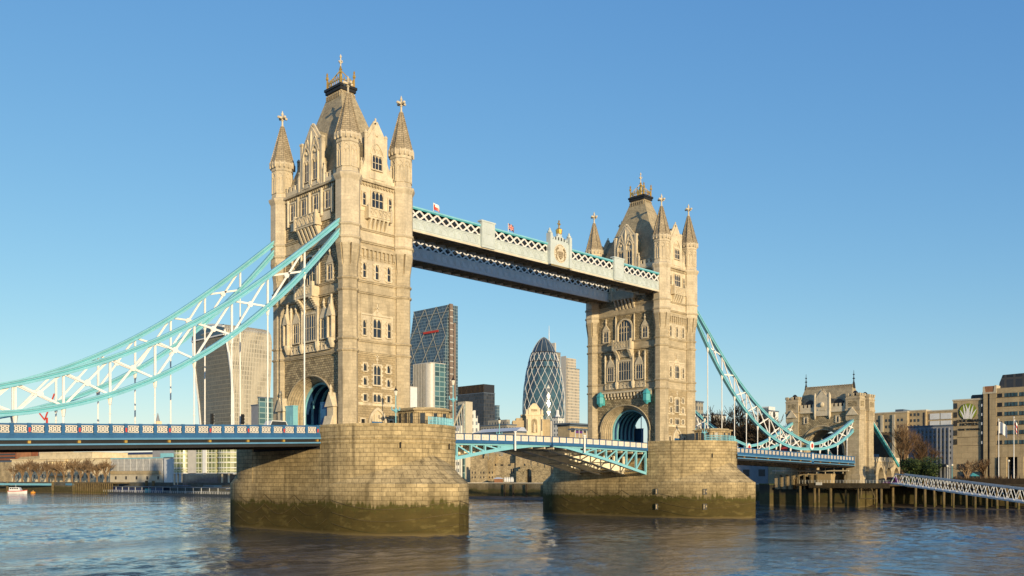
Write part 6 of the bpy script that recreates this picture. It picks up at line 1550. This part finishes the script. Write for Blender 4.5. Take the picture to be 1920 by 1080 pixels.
def text_mesh(txt, size, name, mm, par, M, ext=.06):
    cu = bpy.data.curves.new(name, 'FONT'); cu.body = txt; cu.size = size; cu.extrude = ext; cu.align_x = 'CENTER'; cu.offset = size*.022
    ob = bpy.data.objects.new(name+'_tmp', cu); sc.collection.objects.link(ob); bpy.context.view_layer.update()
    me = bpy.data.meshes.new_from_object(ob.evaluated_get(bpy.context.evaluated_depsgraph_get())); bpy.data.objects.remove(ob)
    me.materials.clear(); me.materials.append(MATS[mm]); o = bpy.data.objects.new(name, me); sc.collection.objects.link(o); o.parent = par
    o.matrix_local = M; return o
def hotel():
    t, M, L_, z, U = sblock('hotel', 'large brown concrete riverside hotel with a green leaf logo at right', 'hotel', 1787, 1841, 212, 751, 'concrete', depth=22, roof='concrete_pale')
    for y in (760, 777, 793, 811, 828): MB(M).box(.25, 0, z(y+5), U(1795), .25, z(y-5)).build('corner_window', 'glass', t)
    MB(M).box(U(1839.5), -5, 5, U(1845), .3, z(752)).build('dark_slot', 'black_clad', t)
    for y in (761, 778, 795, 812, 830): MB(M).box(U(1840.5), .3, z(y+3), U(1843), .4, z(y-2)).build('slot_window', 'white_clad', t)
    # leaf logo
    lc = (U(1815.5), z(771.5)); m = (z(771.5)-z(791.5))/20; r = 15*m
    b = MB(M); b.slab([(lc[0]+r*1.04*math.cos(a)-.15, lc[1]+r*1.04*math.sin(a)-.1) for a in [2*math.pi*i/32 for i in range(32)]], 0, .12); lg = b.build('logo_shadow_ring', 'black_iron', t)
    b = MB(M); b.slab([(lc[0]+r*math.cos(a), lc[1]+r*math.sin(a)) for a in [2*math.pi*i/32 for i in range(32)]], .12, .22); b.build('logo_disc', 'sign_green', lg)
    for i, (x0, x1, y1, bend) in enumerate(((-.45, -.95, .25, -.1), (-.3, -.55, .85, .15), (-.1, .28, .95, -.1), (.1, -.3, .95, .12), (.28, .62, .8, -.15), (.4, 1.0, .3, .1), (.1, .1, .4, 0), (-.15, -.1, .4, 0))):
        b = MB(M); pts = []
        lft, rgt = [], []
        for k in range(9):
            f = k/8; x = x0+(x1-x0)*f**1.5; y = -.95+(y1+.95)*f; wd = .095*math.sin(math.pi*(.12+.88*f))**.7*(1 if f < .99 else .1)
            lft.append((lc[0]+(x-wd)*r, lc[1]+y*r)); rgt.append((lc[0]+(x+wd)*r, lc[1]+y*r))
        b.loft([[(a[0], .23+i*.004, a[1]), (c[0], .23+i*.004, c[1]), (c[0], .28+i*.004, c[1]), (a[0], .28+i*.004, a[1])] for a, c in zip(lft, rgt)]); b.build('logo_leaf', 'white_paint', lg)
    TM = lambda px, y: M @ Matrix.Translation((U(px), .1, z(y))) @ Matrix.Rotation(R(90), 4, 'X') @ Matrix.Scale(1, 4)
    # text faces outward (local +w)
    Mt = lambda px, y, sx=1.0: M @ Matrix(((1, 0, 0, U(px)), (0, 0, 1, .1), (0, 1, 0, z(y)), (0, 0, 0, 1))) @ Matrix.Diagonal((sx, 1, 1, 1))
    text_mesh('GUOMAN', 1.15, 'lettering', 'black_iron', t, Mt(1817, 791.5, 1.35)); text_mesh('HOTELS', 1.15, 'lettering', 'black_iron', t, Mt(1817, 798, 1.2)); text_mesh('THE TOWER', .82, 'lettering', 'black_iron', t, Mt(1817, 807, 1.3))
    for y in (820, 836): MB(M).box(U(1795), 0, z(y), U(1839), .04, z(y-.6)).build('joint_line', 'rust', t)
    MB(M).box(U(1797), 0, z(880), U(1812), .2, z(870)).build('menu_board', 'black_clad', t); text_mesh('XIN', .8, 'x', 'white_paint', t, Mt(1804, 878)) if False else None
    MB(M).box(U(1800), 0, z(898), U(1838), .3, z(884)).build('ground_floor_glass', 'dark_glass', t)
    # twin stair towers
    for a, c in ((1845, 1852), (1856.5, 1869)):
        MB(M).box(U(a), -8, 5, U(c), .55, z(741)).build('stair_tower', 'concrete', t)
    MB(M).box(U(1852), -8, 5, U(1856.5), .2, z(741)).build('stair_slot', 'black_clad', t)
    b = MB(M); b.slab([(U(1844), z(741)), (U(1869.5), z(741)), (U(1869.5), z(726)), (U(1866), z(726)), (U(1864), z(738)), (U(1849), z(738)), (U(1847), z(727)), (U(1844), z(728))], -8, .7); b.build('stair_crown', 'concrete_pale', t)
    MB(M).box(U(1848), -8, z(740), U(1865), .6, z(727)).build('stair_back', 'terracotta', t)
    # main wing
    M2 = M; x1 = U(1990)
    MB(M).box(U(1869.2), -24, z(858), x1, .4, z(732)).build('main_wing', 'concrete', t)
    for y in (745, 762, 779, 796, 813, 831):
        for a, c in ((1871, 1880), (1884.5, 1909), (1912, 1936), (1939, 1962), (1965, 1986)):
            wo = MB(M).box(U(a), .4, z(y+3.4), U(c), .44, z(y-3.4)).build('window', 'teal_glass' if a > 1880 else 'glass', t)
            b = MB(M)
            for k in range(1, 4): u = U(a)+(U(c)-U(a))*k/4; b.box(u-.08, 0.44, z(y+3.4), u+.08, .5, z(y-3.4))
            b.box(U(a)-.1, 0.4, z(y+4.1), U(c)+.1, .6, z(y+3.4)); b.build('window_bars', 'black_clad', wo)
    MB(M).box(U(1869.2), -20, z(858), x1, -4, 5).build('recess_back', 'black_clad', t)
    for p in (1878, 1910, 1945): MB(M).box(U(p), -3, 5, U(p)+1.6, 1.2, z(858)).build('pilotis', 'concrete', t)
    MB(M).box(U(1872), -3.9, 5, x1, -3.6, z(880)).build('lobby_glass', 'dark_glass', t)
    b = MB(M); b.slab([(U(1866), z(732)), (x1, z(732)), (x1, z(704)), (U(1874), z(706)), (U(1868), z(720))], -16, -3); b.build('dark_upper_storeys', 'facade_black', t)
    MB(M).box(U(1914), -10, z(704), U(1919), -4, z(697)).build('chimney', 'red_brick', t)
    b = MB(M); b.slab([(U(1808), z(751)), (U(1846), z(751)), (U(1846), z(728)), (U(1830), z(733)), (U(1829), z(738)), (U(1810), z(738)), (U(1808), z(741))], -18, -6); b.build('dark_upper_storeys', 'facade_black', t)
hotel()
# planter terrace, poles, lamps, parasols on the right quay
t = thing('planter_terrace', 'raised brown planter wall with low plants along the hotel quay', 'planter', (0, 0, 0))
MB().box(188, -120, 6, 200, -30, 8.2).build('planter_wall', 'terracotta' if False else 'rust', t)
rnd = random.Random(8); b = MB()
for i in range(900):
    x, y = rnd.uniform(188.2, 190.5), rnd.uniform(-115, -30); h = rnd.uniform(.4, 1.3); a = rnd.uniform(0, 6.28)
    b.add([(x, y, 8.1), (x+.22*math.cos(a), y+.22*math.sin(a), 8.1), (x+.5*math.cos(a+1), y+.3*math.sin(a+1), 8.1+h)], [(0, 1, 2)])
tag(b.build('low_plants', 'twig_brown', t), kind='stuff')
MB().box(187.2, -82, 6.3, 187.4, -78.5, 8.0).build('notice_board', 'white_paint', t)
for px, y0, kind, lab in ((1872.5, 787, 'white', 'tall white flagpole with a drooping white flag before the hotel'), (1901, 783, 'red', 'tall white flagpole with a drooping red and white flag before the hotel')):
    P = at(px, 255); H = zat(y0, 255)-6.2
    Fg = thing('flagpole', lab, 'flagpole', (P.x, P.y, 6.2), 0, 'flagpoles before the hotel'); MB().cyl((0, 0, 0), (0, 0, H), .16, 8, .08).build('pole', 'white_paint', Fg); MB().ball((0, 0, H+.1), .2, 6, 4).build('ball_finial', 'white_paint', Fg)
    b = MB(); S_ = 10; wv = lambda u, v, o: (o, -.15-u*(2.0 if kind == 'white' else .9), H-.6-3.2*(1-v)-(1.5 if kind == 'white' else 2.2)*u*u+.05*math.sin(9*u))
    b.loft([[wv(i/S_, 0, .15*math.sin(i)), wv(i/S_, 1, .15*math.sin(i)), wv(i/S_, 1, .15*math.sin(i)+.04), wv(i/S_, 0, .15*math.sin(i)+.04)] for i in range(S_+1)]); fc = b.build('flag_cloth', 'white_paint', Fg)
    if kind == 'red':
        for v0, v1 in ((.1, .3), (.5, .75)):
            b = MB(); b.loft([[wv(i/S_, v0, .15*math.sin(i)-.01), wv(i/S_, v1, .15*math.sin(i)-.01), wv(i/S_, v1, .15*math.sin(i)+.05), wv(i/S_, v0, .15*math.sin(i)+.05)] for i in range(S_+1)]); b.build('flag_stripe', 'red_paint', fc)
def lamp(x, y, z, h, label, style='globe', group=None, mm='black_iron'):
    L_ = thing('street_lamp', label, 'street lamp', (x, y, z), 0, group)
    b = MB(); b.lathe([(.22, 0), (.2, .5), (.09, .7), (.07, h)], 8); b.build('post', mm, L_)
    if style == 'globe': MB().ball((0, 0, h+.3), .34, 10, 6).build('globe', 'lamp_glass', L_)
    else:
        b = MB(); b.lathe([(.16, h), (.3, h+.7)], 6); b.build('lantern', 'lamp_glass', L_); b = MB(); b.lathe([(.36, h+.7), (.1, h+1.05), (.03, h+1.4)], 6); b.build('lantern_cap', 'black_iron', L_)
        b = MB()
        if style == 'cross':
            b.bar((-.75, 0, h-2.2), (.75, 0, h-2.2), .12); b.bar((0, -.75, h-2.2), (0, .75, h-2.2), .12); b.lathe([(.15, h-2.6), (.35, h-2.3), (.12, h-1.9)], 8)
            for q in (-1, 1): b.bar((q*.75, 0, h-2.2), (q*.75, 0, h-1.7), .1)
            b.build('cross_arm', mm, L_)
    return L_
for px, py, lab in ((1776, 876, 'slim dark street lamp beside the evergreen bush'), (1785, 874, 'teal street lamp left of the hotel entrance'), (1891, 866, 'tall globe street lamp between the two flagpoles')):
    P = at(px, 258); lamp(P.x, P.y, 6.2, zat(py, 258)-6.2, lab, 'globe', 'street lamps on the hotel quay', 'teal_deep' if px == 1785 else 'steel_white')
for px, lab in ((1824, 'open green parasol nearer the bare tree by the hotel'), (1848, 'open green parasol further right, below the stair towers')):
    P = at(px, 275); u = thing('parasol', lab, 'parasol', (P.x, P.y, 6.2), 0, 'green parasols at the hotel'); MB().cyl((0, 0, 0), (0, 0, 3.4), .05, 6).build('pole', 'rust', u); MB().lathe([(1.9, 2.7), (1.8, 2.8), (.1, 3.7)], 8).build('canopy', 'teal_deep', u)

# ------------------------------------------------------------------ trees
def bare_tree_mesh(seed, H=12, spread=.5, depth=6, twig=.045, nb=3):
    rnd = random.Random(seed); tr, cr = MB(), MB()
    def rec(p, d, L_, r, k):
        q = p+d*L_; 
        b = tr if k == 0 else cr
        b.cyl(p, q, r, 6 if k < 2 else 3, r*.68)
        if k >= depth: return
        n = nb if k else nb+2
        for i in range(n):
            a = Vector((rnd.gauss(0, 1), rnd.gauss(0, 1), rnd.gauss(0, .5)+.2)); a -= d*a.dot(d); a.normalize()
            ang = rnd.uniform(.25, .8)*spread*1.5
            nd = (d*math.cos(ang)+a*math.sin(ang)+Vector((0, 0, .10))).normalized(); f = rnd.uniform(.45, 1.0)
            rec(p+d*L_*f, nd, L_*rnd.uniform(.68, .9), max(twig, r*.58), k+1)
    rec(Vector((0, 0, 0)), Vector((0, 0, 1)), H*.2, H*.022, 0)
    return tr, cr
def put_tree(name, label, group, loc, seed, H, sz=(1, 1, 1), cm='bark', spread=.5, depth=5, twig=.06, cat='tree', nb=3):
    t = thing(name, label, cat, loc, seed*1.3, group); tr, cr = bare_tree_mesh(seed, H, spread, depth, twig, nb); tr.build('trunk', cm, t); cr.build('crown', cm, t); t.scale = sz; return t
gL = 'bare plane trees before the classical building'
words = ['leftmost bare plane tree before the classical building', 'second bare plane tree from the left on the far bank', 'third bare plane tree from the left on the far bank', 'bare plane tree left of the central columns', 'bare plane tree covering the left end of the columns', 'bare plane tree in front of the middle columns', 'bare plane tree covering the right end of the columns', 'bare plane tree just right of the columns', 'bare plane tree above the first piles of the timber jetty', 'dense bare plane tree above the middle of the timber jetty', 'bare plane tree next but one to the sheeted building', 'bare plane tree touching the white sheeted building']
protos = []
for i in range(12):
    px = 26+i*15.6; P = at(px, 620-i*6, 6.2)
    if i < 3: tt = put_tree('plane_tree', words[i], gL, P, 20+i, 22, cm='bark', spread=.5, depth=5, twig=.07); protos.append(tt)
    else:
        tt = copy_tree(protos[i % 3]); tt.location = P; tt.rotation_euler = (0, 0, i*1.7); tt['label'] = words[i]
    s_ = .85+.3*((i*7) % 5)/5; tt.scale = (s_*1.45, s_*1.45, s_)
put_tree('bare_tree', 'tall bare russet tree right of the gatehouse', 'bare trees on the right bank', at(1690, 262, 6.2), 41, 25, (.9, .9, 1), 'twig_brown', .42, 6, .03)
put_tree('bare_tree', 'rounder bare russet tree behind the evergreen bushes', 'bare trees on the right bank', at(1730, 266, 6.2), 42, 21, (1, 1, 1), 'twig_brown', .5, 6, .03)
put_tree('bare_tree', 'small open bare tree with pale limbs before the hotel', 'bare trees on the right bank', at(1812, 262, 6.2), 43, 13, (1.5, 1.5, 1), 'bark', .7, 4, .06)
put_tree('bare_tree', 'wispy bare tree below the hotel stair towers', 'bare trees on the right bank', at(1845, 264, 6.2), 44, 13, (1.1, 1.1, 1), 'twig_brown', .5, 5, .04)
put_tree('bare_tree', 'thin bare tree beside the arches behind the gatehouse', 'bare trees on the right bank', at(1660, 285, 6.2), 45, 15, (.9, .9, 1), 'twig_brown', .5, 5, .04)
wl_ = ['bare tree standing just behind the near rods, leftmost of the dark grove', 'bushy bare tree second in the dark grove behind the right span', 'tall bare tree in the middle of the dark grove', 'bare tree below the small pale green block', 'bare tree in the dark grove left of the white tower', 'bare tree below the white and blue tower', 'bare tree nearest the gatehouse in the dark grove']
pr = []
for i in range(7):
    P = at(1350+i*21, 390-i*8, 6.2)
    if i < 2: tt = put_tree('bare_tree', wl_[i], 'dark grove behind the right span', P, 60+i, 42, (1, 1, 1), 'rust', .55, 6, .10); pr.append(tt)
    else: tt = copy_tree(pr[i % 2]); tt.location = P; tt.rotation_euler = (0, 0, i*2.1); tt['label'] = wl_[i]
    s_ = (1, .95, 1.05, .9, .95, .8, .7)[i]; tt.scale = (s_*1.1, s_*1.1, s_)
def bush(label, P, r, h, seed):
    rnd = random.Random(seed); t = thing('evergreen_bush', label, 'evergreen bush', P, 0, 'evergreen bushes on the right quay')
    MB().cyl((0, 0, 0), (0, 0, h*.5), .25, 6).build('trunk', 'bark', t); b = MB()
    cl = [(rnd.uniform(-.55, .55)*r, rnd.uniform(-.55, .55)*r, h*(.25+.6*rnd.random()), r*rnd.uniform(.35, .6)) for _ in range(14)]
    for i in range(4200):
        cx_, cy_, cz_, cr_ = cl[i % 14]; v = Vector((rnd.gauss(0, 1), rnd.gauss(0, 1), rnd.gauss(0, 1))).normalized()*cr_*rnd.uniform(.6, 1.08)
        c = Vector((cx_, cy_, cz_))+v; a = Vector((rnd.gauss(0, 1), rnd.gauss(0, 1), rnd.gauss(0, 1))).normalized()*.2; d = a.orthogonal().normalized()*.16
        b.add([c-a, c+d, c+a, c-d], [(0, 1, 2, 3)])
    b.build('crown', 'leaf', t)
bush('dark evergreen bush on the left of the pair by the gangway', at(1709, 250, 6.2), 3.2, 7.6, 1)
bush('bigger rounded evergreen bush on the right of the pair by the gangway', at(1737, 250, 6.2), 4.0, 8.2, 2)

# ------------------------------------------------------------------ small things on the bridge
def cabin(x, y, rz, label):
    t = thing('control_cabin', label, 'control cabin', (x, y, ZB), rz, 'stone control cabins on the piers')
    pl_ = [(-3.6, 2.4), (-3.6, -1.6), (-1.8, -3.2), (1.8, -3.2), (3.6, -1.6), (3.6, 2.4)]
    MB().prism(pl_, 0, 1.9).build('plinth', 'castle_stone', t); MB().prism([(a*.96, c*.96) for a, c in pl_], 1.9, 3.6).build('wall', 'castle_stone', t)
    MB().prism([(a*1.0, c*1.0) for a, c in pl_], 3.6, 3.9).build('frieze', 'castle_stone', t); MB().prism([(a*1.1, c*1.1) for a, c in pl_], 3.9, 4.15).build('cornice', 'castle_stone', t); MB().prism([(a*.9, c*.9) for a, c in pl_], 4.15, 4.4).build('roof', 'slate', t)
    for (a, c) in zip(pl_, pl_[1:]):
        A, C_ = Vector((*a, 0)), Vector((*c, 0)); M, L_ = fac_frame(A, C_); n = max(1, int(L_//1.3))
        for i in range(n):
            u = (i+.5)*L_/n; MB(M).box(u-.36, -.15, 2.0, u+.36, .02, 3.5).build('window', 'glass', t)
            MB(M).box(u-.52, -.1, 1.9, u-.36, .08, 3.6).build('pilaster', 'castle_stone', t); MB(M).box(u+.36, -.1, 1.9, u+.52, .08, 3.6).build('pilaster', 'castle_stone', t)
cabin(3.6, -17.0, 0, 'small stone control cabin on the nearer pier behind a teal railing')
cabin(DX+2.6, -17.0, 0, 'small stone control cabin on the further pier beside a teal lamp')
def railing(ox, a0, a1, r, label, glass=True):
    t = thing('railing', label, 'railing', (ox, -12, 15.96), 0, 'teal railings on the piers'); n = 14; pts = [Vector((r*math.cos(a0+(a1-a0)*i/n), r*math.sin(a0+(a1-a0)*i/n), 0)) for i in range(n+1)]
    for z in (.1, .55, 1.05): b = MB(); b.tube([p+Vector((0, 0, z)) for p in pts], .045, 5); b.build('rail', 'teal', t)
    for p in pts: MB().cyl(p, p+Vector((0, 0, 1.15)), .06, 6).build('post', 'teal', t)
    b = MB()
    for a, c in zip(pts, pts[1:]):
        for k in range(10): q = a.lerp(c, k/10); b.cyl(q+Vector((0,0,.1)), q+Vector((0,0,1.05)), .022, 3)
    b.build('balusters', 'teal', t)
railing(0, R(-92), R(-30), 10.2, 'teal railing round the top of the nearer pier'); railing(DX, R(-125), R(-20), 10.2, 'teal railing round the top of the further pier')
lamp(-1.2, -16.5+.8, ZB, 6.2, 'ornate teal lamp post with black lantern on the nearer pier', 'cross', 'ornate lamp posts on the piers', 'teal')
lamp(1.0+5.5, -20.0, ZB, 8.0, 'tall teal lamp post at the right corner of the nearer pier', 'cross', 'ornate lamp posts on the piers', 'teal')
lamp(DX-3.4, -18.6, ZB, 5.6, 'thick teal lamp post left of the cabin on the further pier', 'cross', 'ornate lamp posts on the piers', 'teal')
lamp(45.0, 8.0, 14.3, 5.0, 'teal lamp post on the opening span before the statue tower', 'cross', 'ornate lamp posts on the piers', 'teal')
for px, lab in ((401, 'dark traffic light further left on the left span'), (458, 'dark traffic light nearer to the stone tower on the left span')):
    P = Vector((CX, CY, 0)); k = (px-HX)/F; dx, dy = FX+RX*k, FY+RY*k; s_ = (7.5-CY)/dy; x = CX+dx*s_
    t = thing('traffic_light', lab, 'traffic light', (x, 7.5, ztop(-x, False)-1.4), 0, 'traffic lights on the left span')
    MB().cyl((0, 0, 0), (0, 0, 3.9), .07, 6).build('post', 'steel_white', t); hd = MB().box(-.5, -.2, 2.3, -.1, .2, 3.9).build('signal_head', 'black_iron', t)
    for k in range(3): MB().cyl((-.3, -.2, 2.6+k*.5), (-.3, -.42, 2.6+k*.5), .16, 8).build('hood', 'black_iron', hd)
def car(x, y, z, rz, mm, label, L_=4.3, H=1.5, group='vehicles on the right span', cat='car', name='parked_car'):
    t = thing(name, label, cat, (x, y, z), rz, group); w_ = .88
    pr_ = [(-L_/2, .35), (-L_/2, .85), (-L_*.42, .95), (-L_*.28, H), (L_*.18, H), (L_*.30, .95), (L_*.48, .8), (L_/2, .35)]
    b = MB(); b.slab(pr_, -w_, w_); b.build('body', mm, t)
    for q in (-1, 1): b = MB(); b.slab([(-L_*.37, .98), (-L_*.27, H-.1), (L_*.17, H-.1), (L_*.26, .98)], q*w_, q*(w_+.015)); b.build('side_window', 'glass', t)
    for sx in (-1, 1):
        for q in (-1, 1): MB().cyl((sx*L_*.3, q*(w_-.15), .33), (sx*L_*.3, q*(w_+.03), .33), .33, 12).build('wheel', 'black_iron', t)
car(141, -5.6, 13.5, 0, 'red_paint', 'red vehicle on the right span just left of the chain roundel', 9.0, 3.0, cat='van', name='van')
car(-14, -3.5, 14.45, 0, 'white_clad', 'white van roof showing over the left span parapet near the arch', 5.2, 2.2, cat='van', name='van')
car(191, -12.5, 6.3, R(90), 'purple', 'purple van in front of the first viaduct arch', 4.6, 2.3, cat='van', name='van')
# depth gauge boards on the further pier
for i, (px, py, lab) in enumerate(((1233, 921.5, 'black and white gauge board, upper left on the further pier'), (1233, 950, 'black and white gauge board, lower left on the further pier'), (1322.5, 922, 'black and white gauge board, upper right on the further pier'), (1322.5, 950, 'black and white gauge board, lower right on the further pier'))):
    k = (px-HX)/F; dx, dy = FX+RX*k, FY+RY*k; lo, hi = 100.0, 260.0
    def inside(s_):
        x = CX+dx*s_-DX; y = CY+dy*s_
        if y > -12: return x > -10.65
        xm = -7.15+math.sqrt(max(0, 17.8**2-(y+12)**2)); return abs(x) < xm
    s_ = 120.0
    while not inside(s_) and s_ < 260: s_ += .05
    x, y = CX+dx*s_, CY+dy*s_; D = (x-CX)*FX+(y-CY)*FY; zz = zat(py, D)
    t = thing('gauge_board', lab, 'gauge board', (x, y, zz), -YAW, 'gauge boards on the further pier')
    MB().box(-.5, -.12, -.6, .5, .3, .6).build('board', 'black_iron', t); MB().box(-.36, -.15, -.42, -.2, -.12, .42).build('board_mark', 'concrete', t); MB().box(.08, -.15, -.1, .3, -.12, .22).build('board_mark', 'concrete', t)
